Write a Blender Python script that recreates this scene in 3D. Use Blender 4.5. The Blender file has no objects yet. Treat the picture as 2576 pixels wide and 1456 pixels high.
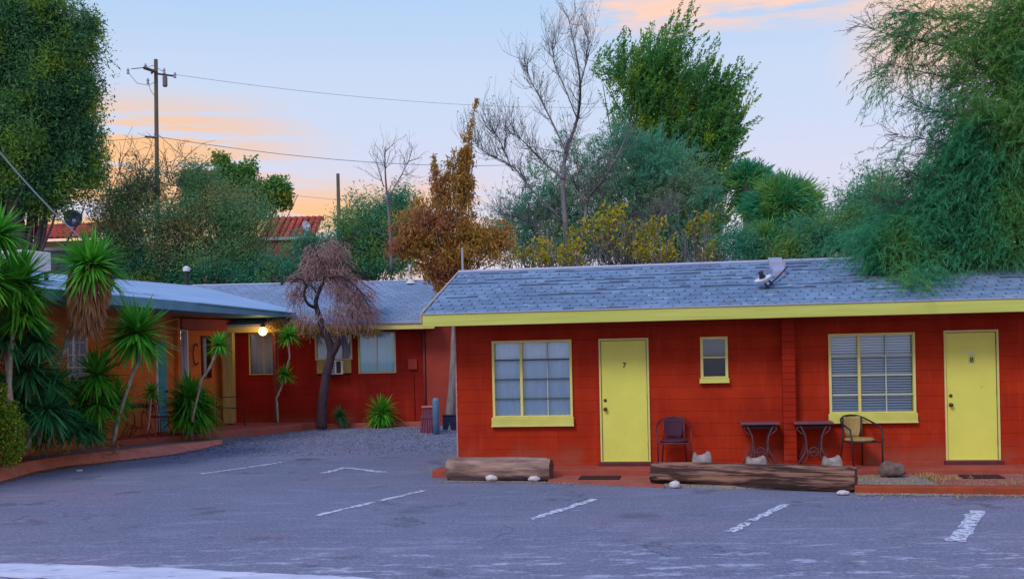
import bpy, math, random
import numpy as np
from mathutils import Vector, Matrix
random.seed(7); RNG = np.random.default_rng(7)
PI = math.pi
SC = bpy.context.scene
COL = SC.collection
# ------------------------------------------------------------------ camera
F, H0, RHO, CH = 2800.0, 880.0, .0215, 2.06        # focal (px of a 2576 wide frame), horizon row, roll, eye height
cam = bpy.data.cameras.new('camera'); camo = bpy.data.objects.new('camera', cam); COL.objects.link(camo)
camo.location = (0, 0, CH); camo.rotation_euler = (PI/2, RHO, 0)
cam.sensor_width = 36; cam.lens = 36*F/2576; cam.shift_y = (H0-728)/2576; cam.clip_end = 9000; cam.clip_start = .1
SC.camera = camo
R_ = Vector((math.cos(RHO), 0, -math.sin(RHO))); U_ = Vector((math.sin(RHO), 0, math.cos(RHO))); C_ = Vector((0, 0, CH))
def ray(px, py): return Vector((0, 1, 0)) + R_*((px-1288)/F) + U_*((H0-py)/F)
def at(px, py, Y): return C_ + ray(px, py)*Y
def onz(px, py, z):
    k = ray(px, py); return C_ + k*((z-CH)/k.z)
# ------------------------------------------------------------------ world
SUN_EL, SUN_AZ = math.radians(44), math.radians(215)
w = bpy.data.worlds.new('World'); SC.world = w; w.use_nodes = True
nt = w.node_tree; N = nt.nodes; L = nt.links; N.clear()
def nd(t, nt=nt, **k):
    n = nt.nodes.new(t)
    for a, b in k.items():
        if a.startswith('i_'):
            n.inputs[int(a[2:])].default_value = b
        else: setattr(n, a, b)
    return n
tc = nd('ShaderNodeTexCoord'); sep = nd('ShaderNodeSeparateXYZ'); L.new(tc.outputs['Generated'], sep.inputs[0])
ramp = nd('ShaderNodeValToRGB'); L.new(sep.outputs[2], ramp.inputs[0])
cr = ramp.color_ramp; cr.interpolation = 'EASE'
stops = [(0.0, (.66, .60, .70)), (.07, (.76, .69, .80)), (.13, (.71, .70, .86)), (.22, (.60, .70, .90)), (.31, (.46, .64, .90)), (.6, (.27, .47, .95)), (1, (.22, .40, .92))]
cr.elements[0].position = 0; cr.elements[0].color = (*stops[0][1], 1); cr.elements[1].position = 1; cr.elements[1].color = (*stops[-1][1], 1)
for p, c in stops[1:-1]:
    e = cr.elements.new(p); e.color = (*c, 1)
mp = nd('ShaderNodeMapping'); mp.inputs['Scale'].default_value = (3.2, 3.2, 22); L.new(tc.outputs['Generated'], mp.inputs[0])
nz = nd('ShaderNodeTexNoise'); nz.inputs['Scale'].default_value = 1.5; nz.inputs['Detail'].default_value = 9; nz.inputs['Roughness'].default_value = .62; L.new(mp.outputs[0], nz.inputs['Vector'])
def mr(src, a, b, c=0, d=1):
    m = nd('ShaderNodeMapRange', interpolation_type='SMOOTHSTEP'); m.inputs[1].default_value = a; m.inputs[2].default_value = b; m.inputs[3].default_value = c; m.inputs[4].default_value = d
    L.new(src, m.inputs[0]); return m.outputs[0]
def mth(op, a, b):
    m = nd('ShaderNodeMath', operation=op)
    for i, x in enumerate((a, b)):
        if isinstance(x, (int, float)): m.inputs[i].default_value = x
        else: L.new(x, m.inputs[i])
    return m.outputs[0]
def mixc(f, a, b, nt=nt):
    m = nt.nodes.new('ShaderNodeMix'); m.data_type = 'RGBA'
    for s, x in ((m.inputs[0], f), (m.inputs[6], a), (m.inputs[7], b)):
        if hasattr(x, 'is_output'): nt.links.new(x, s)
        elif isinstance(x, (int, float)): s.default_value = x
        else: s.default_value = (*x, 1) if len(x) == 3 else x
    return m.outputs[2]
nA = mr(nz.outputs[0], .42, .60)
# low cloud bank to the left, high bank to the upper right
mlow = mth('MULTIPLY', mr(sep.outputs[2], .10, .135), mr(sep.outputs[2], .185, .235, 1, 0)); mlow = mth('MULTIPLY', mlow, mr(sep.outputs[0], -.30, -.12, 1, 0))
mlow2 = mth('MULTIPLY', mr(sep.outputs[2], .04, .10), mr(sep.outputs[2], .125, .165, 1, 0)); mlow2 = mth('MULTIPLY', mlow2, mr(sep.outputs[0], -.08, .03, 1, 0))
mhi = mth('MULTIPLY', mr(sep.outputs[2], .258, .284), mr(sep.outputs[0], .03, .10)); mhi = mth('MULTIPLY', mhi, mr(sep.outputs[2], .42, .6, 1, 0))
mhi2 = mth('MULTIPLY', mth('MULTIPLY', mr(sep.outputs[2], .19, .24), mr(sep.outputs[0], .26, .34)), mr(sep.outputs[2], .42, .6, 1, 0))
mp2 = nd('ShaderNodeMapping'); mp2.inputs['Scale'].default_value = (5, 5, 62); mp2.inputs['Location'].default_value = (3, 1, 2); L.new(tc.outputs['Generated'], mp2.inputs[0])
nz2 = nd('ShaderNodeTexNoise'); nz2.inputs['Scale'].default_value = 1.2; nz2.inputs['Detail'].default_value = 8; nz2.inputs['Roughness'].default_value = .6; L.new(mp2.outputs[0], nz2.inputs['Vector'])
fl = mth('MULTIPLY', mth('MAXIMUM', mlow, mlow2), mr(nz2.outputs[0], .36, .50)); fh = mth('MULTIPLY', mth('MAXIMUM', mhi, mhi2), mr(nz.outputs[0], .33, .45))
c1 = mixc(fl, ramp.outputs[0], (1.0, .57, .28)); c2 = mixc(fh, c1, (1.0, .66, .52))
sky = nd('ShaderNodeTexSky', sky_type='NISHITA'); sky.sun_disc = False; sky.sun_elevation = SUN_EL; sky.sun_rotation = SUN_AZ
skm = nd('ShaderNodeMix', data_type='RGBA', blend_type='ADD'); skm.inputs[0].default_value = .006; L.new(c2, skm.inputs[6]); L.new(sky.outputs[0], skm.inputs[7])
bg = nd('ShaderNodeBackground'); bg.inputs[1].default_value = 1.0; L.new(skm.outputs[2], bg.inputs[0])
out = nd('ShaderNodeOutputWorld'); L.new(bg.outputs[0], out.inputs[0])
# ------------------------------------------------------------------ sun
sl = bpy.data.lights.new('sun', 'SUN'); sl.energy = 1.7; sl.angle = math.radians(18); sl.color = (1, .93, .84)
so = bpy.data.objects.new('sun', sl); COL.objects.link(so)
d_ = Vector((math.sin(SUN_AZ)*math.cos(SUN_EL), math.cos(SUN_AZ)*math.cos(SUN_EL), math.sin(SUN_EL)))
so.rotation_euler = d_.to_track_quat('Z', 'Y').to_euler()
SC.view_settings.view_transform = 'Standard'; SC.view_settings.look = 'None'; SC.view_settings.gamma = 1; SC.view_settings.exposure = 0.0
SC.render.engine = 'CYCLES'
# ------------------------------------------------------------------ helpers
def tag(o, label=None, cat=None, group=None, kind=None):
    if label: o['label'] = label
    if cat: o['category'] = cat
    if group: o['group'] = group
    if kind: o['kind'] = kind
    return o
def empty(name, loc=(0, 0, 0), rz=0, label=None, cat=None, group=None):
    o = bpy.data.objects.new(name, None); COL.objects.link(o); o.location = loc; o.rotation_euler = (0, 0, rz); o.empty_display_size = .2
    return tag(o, label, cat, group)
def np_mesh(name, V, Fc, mat, parent=None, smooth=False):
    """V (n,3) array, Fc (m,k) array of equal-size faces"""
    me = bpy.data.meshes.new(name); V = np.asarray(V, np.float32); Fc = np.asarray(Fc, np.int32)
    m, k = Fc.shape
    me.vertices.add(len(V)); me.vertices.foreach_set('co', V.ravel())
    me.loops.add(m*k); me.loops.foreach_set('vertex_index', Fc.ravel())
    me.polygons.add(m); me.polygons.foreach_set('loop_start', np.arange(0, m*k, k, dtype=np.int32)); me.polygons.foreach_set('loop_total', np.full(m, k, np.int32))
    if smooth: me.polygons.foreach_set('use_smooth', np.ones(m, bool))
    me.update(calc_edges=True); me.materials.append(mat)
    o = bpy.data.objects.new(name, me); COL.objects.link(o); o.parent = parent
    return o
class MB:
    def __init__(s): s.v = []; s.f = []
    def add(s, vs, fs):
        b = len(s.v); s.v += [tuple(v) for v in vs]; s.f += [tuple(b+i for i in f) for f in fs]; return s
    def box(s, x0, x1, y0, y1, z0, z1, rot=0, piv=None):
        vs = [(x, y, z) for z in (z0, z1) for y in (y0, y1) for x in (x0, x1)]
        if rot:
            px, py = piv if piv else ((x0+x1)/2, (y0+y1)/2); c, n = math.cos(rot), math.sin(rot)
            vs = [(px+(x-px)*c-(y-py)*n, py+(x-px)*n+(y-py)*c, z) for x, y, z in vs]
        return s.add(vs, [(0, 2, 3, 1), (4, 5, 7, 6), (0, 1, 5, 4), (2, 6, 7, 3), (0, 4, 6, 2), (1, 3, 7, 5)])
    def prism(s, poly, z0, z1):
        n = len(poly); vs = [(x, y, z0) for x, y in poly]+[(x, y, z1) for x, y in poly]
        return s.add(vs, [tuple(range(n))[::-1], tuple(range(n, 2*n))]+[(i, (i+1) % n, n+(i+1) % n, n+i) for i in range(n)])
    def sheet(s, poly): return s.add(poly, [tuple(range(len(poly)))])
    def tube(s, pts, rad, n=6, cap=True):
        pts = [Vector(p) for p in pts]; m = len(pts)
        if not hasattr(rad, '__len__'): rad = [rad]*m
        b = len(s.v); ref = None
        for i, p in enumerate(pts):
            t = (pts[min(i+1, m-1)]-pts[max(i-1, 0)])
            if t.length < 1e-9: t = Vector((0, 0, 1))
            t.normalize()
            if ref is None: ref = Vector((1, 0, 0)) if abs(t.x) < .8 else Vector((0, 1, 0))
            a = (ref-t*ref.dot(t)); a = a.normalized() if a.length > 1e-6 else t.orthogonal().normalized(); ref = a; c = t.cross(a)
            for k in range(n):
                q = 2*PI*k/n; s.v.append(tuple(p+(a*math.cos(q)+c*math.sin(q))*rad[i]))
        for i in range(m-1):
            for k in range(n):
                s.f.append((b+i*n+k, b+i*n+(k+1) % n, b+(i+1)*n+(k+1) % n, b+(i+1)*n+k))
        if cap and n > 3:
            s.f.append(tuple(b+k for k in range(n))[::-1]); s.f.append(tuple(b+(m-1)*n+k for k in range(n)))
        return s
    def lathe(s, prof, n=20, c=(0, 0, 0), axis='z'):
        b = len(s.v)
        for r, h in prof:
            for k in range(n):
                q = 2*PI*k/n; x, y = r*math.cos(q), r*math.sin(q)
                p = (x, y, h) if axis == 'z' else ((x, h, y) if axis == 'y' else (h, x, y))
                s.v.append((p[0]+c[0], p[1]+c[1], p[2]+c[2]))
        for i in range(len(prof)-1):
            for k in range(n): s.f.append((b+i*n+k, b+i*n+(k+1) % n, b+(i+1)*n+(k+1) % n, b+(i+1)*n+k))
        s.f.append(tuple(b+k for k in range(n))[::-1]); s.f.append(tuple(b+(len(prof)-1)*n+k for k in range(n)))
        return s
    def build(s, name, mat, parent=None, smooth=False, bevel=0, loc=None, rz=None):
        me = bpy.data.meshes.new(name); me.from_pydata(s.v, [], s.f); me.update(); me.materials.append(mat)
        import bmesh
        bm = bmesh.new(); bm.from_mesh(me); bmesh.ops.recalc_face_normals(bm, faces=bm.faces); bm.to_mesh(me); bm.free()
        if smooth:
            for p in me.polygons: p.use_smooth = True
        o = bpy.data.objects.new(name, me); COL.objects.link(o); o.parent = parent
        if bevel:
            m = o.modifiers.new('b', 'BEVEL'); m.width = bevel; m.segments = 2; m.limit_method = 'ANGLE'
        if loc is not None: o.location = loc
        if rz is not None: o.rotation_euler = (0, 0, rz)
        return o
def copy_tree(o, parent=None, loc=None, rz=None, label=None):
    c = o.copy(); COL.objects.link(c); c.parent = parent
    if loc is not None: c.location = loc
    if rz is not None: c.rotation_euler = (0, 0, rz)
    if label: c['label'] = label
    for ch in list(o.children): copy_tree(ch, c)
    return c
# ------------------------------------------------------------------ materials
def mat(name, col, rough=.7, col2=None, scale=4, detail=6, bump=0, bscale=None, stretch=(1, 1, 1), metal=0, spec=.4, contrast=(.35, .65), coord='Object', speck=None, island=0, emis=None, coat=0):
    m = bpy.data.materials.new(name); m.use_nodes = True; t = m.node_tree; b = t.nodes['Principled BSDF']
    b.inputs['Roughness'].default_value = rough; b.inputs['Metallic'].default_value = metal; b.inputs['Specular IOR Level'].default_value = spec
    tcn = t.nodes.new('ShaderNodeTexCoord'); mpn = t.nodes.new('ShaderNodeMapping'); mpn.inputs['Scale'].default_value = stretch; t.links.new(tcn.outputs[coord], mpn.inputs[0])
    V = mpn.outputs[0]; c = (*col, 1)
    def noise(sc, det=6, r=.6):
        n = t.nodes.new('ShaderNodeTexNoise'); n.inputs['Scale'].default_value = sc; n.inputs['Detail'].default_value = det; n.inputs['Roughness'].default_value = r; t.links.new(V, n.inputs['Vector']); return n.outputs[0]
    def rng(src, a, bb, lo=0, hi=1):
        n = t.nodes.new('ShaderNodeMapRange'); n.inputs[1].default_value = a; n.inputs[2].default_value = bb; n.inputs[3].default_value = lo; n.inputs[4].default_value = hi; t.links.new(src, n.inputs[0]); return n.outputs[0]
    cur = c
    if col2 is not None: cur = mixc(rng(noise(scale, detail), *contrast), col, col2, t)
    if speck:   # (scale, colour, threshold)
        cur = mixc(rng(noise(speck[0], 3, .5), speck[2], speck[2]+.06), cur, speck[1], t)
    if island:
        g = t.nodes.new('ShaderNodeNewGeometry'); h = t.nodes.new('ShaderNodeHueSaturation'); t.links.new(rng(g.outputs['Random Per Island'], 0, 1, 1-island, 1+island), h.inputs['Value'])
        if hasattr(cur, 'is_output'): t.links.new(cur, h.inputs['Color'])
        else: h.inputs['Color'].default_value = cur
        cur = h.outputs[0]
    if hasattr(cur, 'is_output'): t.links.new(cur, b.inputs['Base Color'])
    else: b.inputs['Base Color'].default_value = cur
    if bump:
        bn = t.nodes.new('ShaderNodeBump'); bn.inputs['Strength'].default_value = bump; bn.inputs['Distance'].default_value = .02; t.links.new(noise(bscale or scale*6, 8), bn.inputs['Height']); t.links.new(bn.outputs[0], b.inputs['Normal'])
    if emis: b.inputs['Emission Color'].default_value = (*emis[0], 1); b.inputs['Emission Strength'].default_value = emis[1]
    b.inputs['Coat Weight'].default_value = coat
    return m
def foliage(name, ca, cb, cc=None, trans=.3, nscale=.9):
    m = bpy.data.materials.new(name); m.use_nodes = True; t = m.node_tree; t.nodes.clear()
    g = t.nodes.new('ShaderNodeNewGeometry'); r = t.nodes.new('ShaderNodeValToRGB'); t.links.new(g.outputs['Random Per Island'], r.inputs[0])
    e = r.color_ramp.elements; e[0].color = (*ca, 1); e[1].color = (*cb, 1)
    cur = r.outputs[0]
    if cc is not None:
        tcn = t.nodes.new('ShaderNodeTexCoord'); n = t.nodes.new('ShaderNodeTexNoise'); n.inputs['Scale'].default_value = nscale; n.inputs['Detail'].default_value = 3; t.links.new(tcn.outputs['Object'], n.inputs['Vector'])
        k = t.nodes.new('ShaderNodeMapRange'); k.inputs[1].default_value = .48; k.inputs[2].default_value = .62; t.links.new(n.outputs[0], k.inputs[0]); cur = mixc(k.outputs[0], cur, cc, t)
    d = t.nodes.new('ShaderNodeBsdfPrincipled'); d.inputs['Roughness'].default_value = .55; d.inputs['Specular IOR Level'].default_value = .25; t.links.new(cur, d.inputs['Base Color'])
    tr = t.nodes.new('ShaderNodeBsdfTranslucent'); t.links.new(cur, tr.inputs[0]); mx = t.nodes.new('ShaderNodeMixShader'); mx.inputs[0].default_value = trans
    o = t.nodes.new('ShaderNodeOutputMaterial'); t.links.new(d.outputs[0], mx.inputs[1]); t.links.new(tr.outputs[0], mx.inputs[2]); t.links.new(mx.outputs[0], o.inputs[0])
    return m
def block_wall(name, col, col2, dirt, bh=.2, bw=60, bump=.5):
    """painted masonry: faint courses, patchy paint, splash-back dirt that is part of the paint"""
    m = bpy.data.materials.new(name); m.use_nodes = True; t = m.node_tree; b = t.nodes['Principled BSDF']; b.inputs['Roughness'].default_value = .8; b.inputs['Specular IOR Level'].default_value = .12
    tcn = t.nodes.new('ShaderNodeTexCoord'); mpn = t.nodes.new('ShaderNodeMapping'); mpn.inputs['Rotation'].default_value = (PI/2, 0, 0); t.links.new(tcn.outputs['Object'], mpn.inputs[0])
    br = t.nodes.new('ShaderNodeTexBrick'); br.inputs['Scale'].default_value = 1; br.inputs['Brick Width'].default_value = bw; br.inputs['Row Height'].default_value = bh; br.inputs['Mortar Size'].default_value = .006; br.inputs['Mortar Smooth'].default_value = .6
    br.inputs['Color1'].default_value = (1, 1, 1, 1); br.inputs['Color2'].default_value = (.9, .9, .9, 1); br.inputs['Mortar'].default_value = (.42, .42, .42, 1)
    t.links.new(mpn.outputs[0], br.inputs['Vector'])
    n = t.nodes.new('ShaderNodeTexNoise'); n.inputs['Scale'].default_value = 1.7; n.inputs['Detail'].default_value = 7; t.links.new(tcn.outputs['Object'], n.inputs['Vector'])
    n2 = t.nodes.new('ShaderNodeTexNoise'); n2.inputs['Scale'].default_value = 45; n2.inputs['Detail'].default_value = 5; t.links.new(tcn.outputs['Object'], n2.inputs['Vector'])
    k = t.nodes.new('ShaderNodeMapRange'); k.inputs[1].default_value = .35; k.inputs[2].default_value = .65; t.links.new(n.outputs[0], k.inputs[0])
    c = mixc(k.outputs[0], col, col2, t)
    k2 = t.nodes.new('ShaderNodeMapRange'); k2.inputs[1].default_value = .62; k2.inputs[2].default_value = .8; t.links.new(n2.outputs[0], k2.inputs[0]); c = mixc(k2.outputs[0], c, dirt, t)
    mul = t.nodes.new('ShaderNodeMix'); mul.data_type = 'RGBA'; mul.blend_type = 'MULTIPLY'; mul.inputs[0].default_value = .55; t.links.new(c, mul.inputs[6]); t.links.new(br.outputs[0], mul.inputs[7])
    mp2 = t.nodes.new('ShaderNodeMapping'); mp2.inputs['Scale'].default_value = (5, 5, .7); t.links.new(tcn.outputs['Object'], mp2.inputs[0]); n3 = t.nodes.new('ShaderNodeTexNoise'); n3.inputs['Scale'].default_value = 1.6; n3.inputs['Detail'].default_value = 8; n3.inputs['Roughness'].default_value = .7; t.links.new(mp2.outputs[0], n3.inputs['Vector'])
    k3 = t.nodes.new('ShaderNodeMapRange'); k3.inputs[1].default_value = .52; k3.inputs[2].default_value = .72; k3.inputs[4].default_value = .38; t.links.new(n3.outputs[0], k3.inputs[0]); fin = mixc(k3.outputs[0], mul.outputs[2], tuple(min(1, x*1.35+.018) for x in col), t)
    sz = t.nodes.new('ShaderNodeSeparateXYZ'); t.links.new(tcn.outputs['Object'], sz.inputs[0]); kz = t.nodes.new('ShaderNodeMapRange'); kz.inputs[1].default_value = .14; kz.inputs[2].default_value = .55; kz.inputs[3].default_value = 1; kz.inputs[4].default_value = 0; t.links.new(sz.outputs[2], kz.inputs[0])
    kn = t.nodes.new('ShaderNodeMath'); kn.operation = 'MULTIPLY'; kn2 = t.nodes.new('ShaderNodeMapRange'); kn2.inputs[1].default_value = .45; kn2.inputs[2].default_value = .62; kn2.inputs[4].default_value = .6; t.links.new(n.outputs[0], kn2.inputs[0]); t.links.new(kn2.outputs[0], kn.inputs[0]); t.links.new(kz.outputs[0], kn.inputs[1]); fin = mixc(kn.outputs[0], fin, (.36, .13, .08), t)
    t.links.new(fin, b.inputs['Base Color'])
    ad = t.nodes.new('ShaderNodeMath'); ad.operation = 'MULTIPLY_ADD'; ad.inputs[1].default_value = .35; t.links.new(n2.outputs[0], ad.inputs[0]); sp = t.nodes.new('ShaderNodeSeparateColor'); t.links.new(br.outputs[0], sp.inputs[0]); t.links.new(sp.outputs[0], ad.inputs[2])
    bn = t.nodes.new('ShaderNodeBump'); bn.inputs['Strength'].default_value = bump; bn.inputs['Distance'].default_value = .012; t.links.new(ad.outputs[0], bn.inputs['Height']); t.links.new(bn.outputs[0], b.inputs['Normal'])
    return m
def glass_mat(name, refl=.22, tint=(.85, .9, .95)):
    m = bpy.data.materials.new(name); m.use_nodes = True; t = m.node_tree; t.nodes.clear()
    tr = t.nodes.new('ShaderNodeBsdfTransparent'); tr.inputs[0].default_value = (*tint, 1); g = t.nodes.new('ShaderNodeBsdfGlossy'); g.inputs['Roughness'].default_value = .04; g.inputs['Color'].default_value = (.72, .88, 1, 1)
    n = t.nodes.new('ShaderNodeTexNoise'); n.inputs['Scale'].default_value = 2.5; bn = t.nodes.new('ShaderNodeBump'); bn.inputs['Strength'].default_value = .08; t.links.new(n.outputs[0], bn.inputs['Height']); t.links.new(bn.outputs[0], g.inputs['Normal'])
    fr = t.nodes.new('ShaderNodeFresnel'); fr.inputs[0].default_value = 1.5; ad = t.nodes.new('ShaderNodeMath'); ad.inputs[1].default_value = refl; t.links.new(fr.outputs[0], ad.inputs[0])
    mx = t.nodes.new('ShaderNodeMixShader'); t.links.new(ad.outputs[0], mx.inputs[0]); t.links.new(tr.outputs[0], mx.inputs[1]); t.links.new(g.outputs[0], mx.inputs[2])
    o = t.nodes.new('ShaderNodeOutputMaterial'); t.links.new(mx.outputs[0], o.inputs[0]); return m
M = dict(
    wall=block_wall('painted_block_red', (.43, .034, .009), (.33, .021, .007), (.26, .015, .008)),
    pier=block_wall('painted_brick_red', (.38, .024, .007), (.32, .018, .006), (.26, .014, .007), .1, 30, .9),
    backwall=block_wall('back_wall_red', (.37, .024, .012), (.29, .017, .010), (.22, .012, .009)),
    orange=block_wall('orange_stucco', (.72, .22, .06), (.62, .16, .04), (.5, .12, .04), .2, .4, .15),
    yellow=mat('yellow_paint', (.66, .68, .14), .5, (.55, .56, .12), 3, bump=.05, bscale=40),
    doory=mat('door_yellow', (.76, .76, .13), .45, (.67, .68, .12), 1.3, bump=.12, bscale=18, speck=(7, (.54, .50, .12), .66)),
    trim=mat('cream_yellow_trim', (.72, .66, .22), .5, (.66, .58, .2), 6),
    fascia=mat('fascia_yellow_green', (.58, .62, .14), .5, (.46, .50, .09), 2.2, stretch=(.3, 1, 6), bump=.08, bscale=20),
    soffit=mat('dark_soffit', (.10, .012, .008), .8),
    shingle=mat('asphalt_shingle', (.185, .285, .43), .9, (.125, .20, .32), .9, bump=.5, bscale=120, island=.17, speck=(5, (.26, .33, .44), .62)),
    shingle2=mat('back_shingle', (.24, .32, .46), .9, (.18, .26, .39), 1.0, bump=.4, bscale=120, island=.12),
    felt=mat('roof_felt', (.05, .08, .13), .9, (.08, .11, .17), 3),
    greyblue=mat('blue_grey_fascia', (.13, .33, .45), .6, (.10, .27, .38), 3, bump=.1),
    bluemetal=mat('pale_blue_roofing', (.34, .49, .70), .6, (.28, .42, .62), 1.4, bump=.15, bscale=30, stretch=(1, .3, 1)),
    galv=mat('galvanised', (.36, .40, .56), .55, (.34, .34, .47), 6, metal=.2),
    white=mat('white_paint', (.75, .75, .76), .5, (.62, .62, .64), 5),
    black=mat('black_metal', (.02, .02, .03), .5),
    darkred=mat('maroon_metal', (.13, .018, .03), .5, (.09, .014, .03), 12, bump=.1),
    slab=mat('red_painted_concrete', (.40, .075, .045), .8, (.30, .055, .04), 3, bump=.3, bscale=40, speck=(14, (.22, .09, .08), .66)),
    slab2=mat('pink_red_concrete', (.42, .11, .075), .85, (.33, .085, .06), 2.4, bump=.3, bscale=40, speck=(16, (.25, .12, .11), .63)),
    curb=mat('red_curb', (.62, .23, .15), .85, (.50, .16, .11), 3.5, bump=.4, bscale=30, speck=(9, (.26, .13, .12), .64)),
    redriser=mat('red_riser', (.36, .065, .02), .85, (.26, .05, .02), 4, bump=.2),
    paintline=mat('worn_white_line', (.64, .66, .76), .85, (.18, .19, .27), 15, contrast=(.49, .58), bump=.4),
    gutter=mat('pale_concrete', (.68, .68, .80), .85, (.50, .50, .64), 2.5, bump=.3, bscale=60, stretch=(.5, 2, 1), speck=(7, (.27, .27, .35), .62)),
    dirt=mat('desert_dirt', (.30, .21, .14), .95, (.22, .15, .10), .5, bump=.4, bscale=8),
    sand=mat('sandy_edge', (.36, .24, .15), .95, (.26, .19, .16), 5, bump=.6, bscale=60),
    bed=mat('bed_gravel', (.17, .15, .17), .95, (.24, .2, .2), 16, bump=.8, bscale=60),
    log=mat('weathered_log', (.27, .14, .10), .95, (.055, .026, .022), 4.2, bump=1, bscale=11, stretch=(.3, 3.4, 3.4), contrast=(.44, .54), speck=(3.2, (.03, .015, .012), .60)),
    log2=mat('pale_log', (.40, .26, .21), .95, (.17, .10, .085), 4.5, bump=1, bscale=13, stretch=(.5, 2.4, 2.4), contrast=(.38, .64)),
    cutend=mat('cut_wood', (.16, .09, .06), .9, (.08, .045, .035), 12, bump=.6),
    stone=mat('white_stone', (.66, .60, .62), .8, (.48, .44, .47), 8, bump=.5, bscale=30),
    rock=mat('pale_split_stone', (.42, .36, .35), .9, (.25, .20, .20), 9, bump=.9, bscale=24),
    boulder=mat('brown_rock', (.22, .15, .13), .9, (.12, .08, .08), 9, bump=1, bscale=20),
    matm=mat('doormat_dark', (.07, .02, .022), .95, (.04, .012, .015), 40, bump=.8, bscale=200),
    wicker=mat('tan_wicker', (.50, .36, .13), .7, (.36, .25, .09), 30, bump=.8, bscale=90),
    purple=mat('purple_weave', (.085, .022, .055), .7, (.055, .016, .04), 30, bump=.8, bscale=90),
    iron=mat('rusty_iron', (.15, .045, .045), .6, (.09, .03, .04), 12, bump=.3),
    tabletop=mat('plum_tabletop', (.20, .07, .09), .5, (.15, .05, .07), 6),
    teal=mat('teal_door_paint', (.07, .36, .45), .5, (.05, .28, .36), 3),
    post=mat('post_yellow', (.50, .40, .12), .7, (.40, .31, .10), 5, bump=.3, stretch=(2, 2, .5)),
    redpost=mat('post_red', (.26, .05, .04), .7, (.19, .035, .03), 5),
    curtain=mat('white_curtain', (.66, .84, .96), .85, (.56, .76, .93), 3, stretch=(5, 1, .6)),
    bluecurtain=mat('blue_curtain', (.40, .76, .92), .8, (.34, .68, .86), 3, stretch=(7, 1, .5)),
    greycurtain=mat('grey_curtain', (.56, .58, .68), .8, (.46, .47, .58), 3, stretch=(7, 1, .5)),
    slat=mat('blind_slat', (.68, .84, .95), .5),
    dark=mat('dark_interior', (.012, .014, .02), .9),
    glass=glass_mat('window_glass', .10, (.98, .99, 1)), glassd=glass_mat('window_glass_dark', .10),
    muntin=mat('dark_muntin', (.05, .10, .12), .6), muntin2=mat('pale_muntin', (.45, .50, .42), .6),
    tile=mat('clay_tile', (.50, .075, .035), .75, (.36, .05, .03), 2.5, bump=.3, bscale=20, island=.25),
    houseblue=mat('blue_grey_stucco', (.13, .21, .25), .9, (.11, .18, .22), 2, bump=.2),
    houseb=mat('brown_stucco', (.34, .13, .09), .9, (.27, .10, .08), 2, bump=.2),
    concrete=mat('grey_parapet', (.45, .52, .56), .8, (.36, .42, .47), 2),
    dish=mat('navy_dish', (.012, .022, .06), .45),
    wood=mat('pole_wood', (.13, .105, .075), .9, (.085, .07, .05), 6, bump=.4, stretch=(3, 3, .4)),
    wire=mat('wire_grey', (.30, .31, .38), .6), cable=mat('pale_cable', (.45, .45, .42), .6),
    bark=mat('bark_grey', (.12, .10, .10), .95, (.07, .055, .06), 8, bump=1, bscale=30, stretch=(2, 2, .6)),
    barkd=mat('bark_dark', (.075, .045, .06), .95, (.035, .022, .032), 8, bump=1, bscale=30),
    barkp=mat('bark_pale', (.30, .25, .24), .95, (.18, .15, .15), 8, bump=1, bscale=30, stretch=(2, 2, .5)),
    twig=mat('twig_pink_brown', (.46, .29, .27), .9, (.25, .14, .15), 3),
    stem=mat('yucca_stem', (.46, .42, .32), .9, (.27, .25, .19), 9, bump=.8, bscale=40),
    stems=mat('grey_twig', (.20, .19, .20), .9, (.12, .11, .13), 3),
    bluepipe=mat('blue_grey_pipe', (.13, .26, .38), .4, (.10, .2, .3), 4), navy=mat('navy_plastic', (.012, .015, .06), .4),
    plum=mat('plum_wood', (.24, .06, .10), .8, (.17, .04, .08), 6, bump=.3),
    hill=mat('hill_violet', (.30, .26, .42), 1, (.25, .22, .36), .004),
    num=mat('number_dark', (.03, .03, .02), .5), sticker=mat('faded_sticker', (.60, .62, .40), .6, (.75, .75, .66), 40),
    brass=mat('dark_brass', (.09, .07, .02), .4, metal=.7),
    bulb=mat('lit_globe', (1, .8, .5), .5, emis=((1, .62, .25), 3.5)),
    pebble=mat('pebbles', (.17, .18, .26), .9, (.22, .23, .31), .8, island=.35),
    paper=mat('litter', (.7, .68, .7), .8),
)
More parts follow.
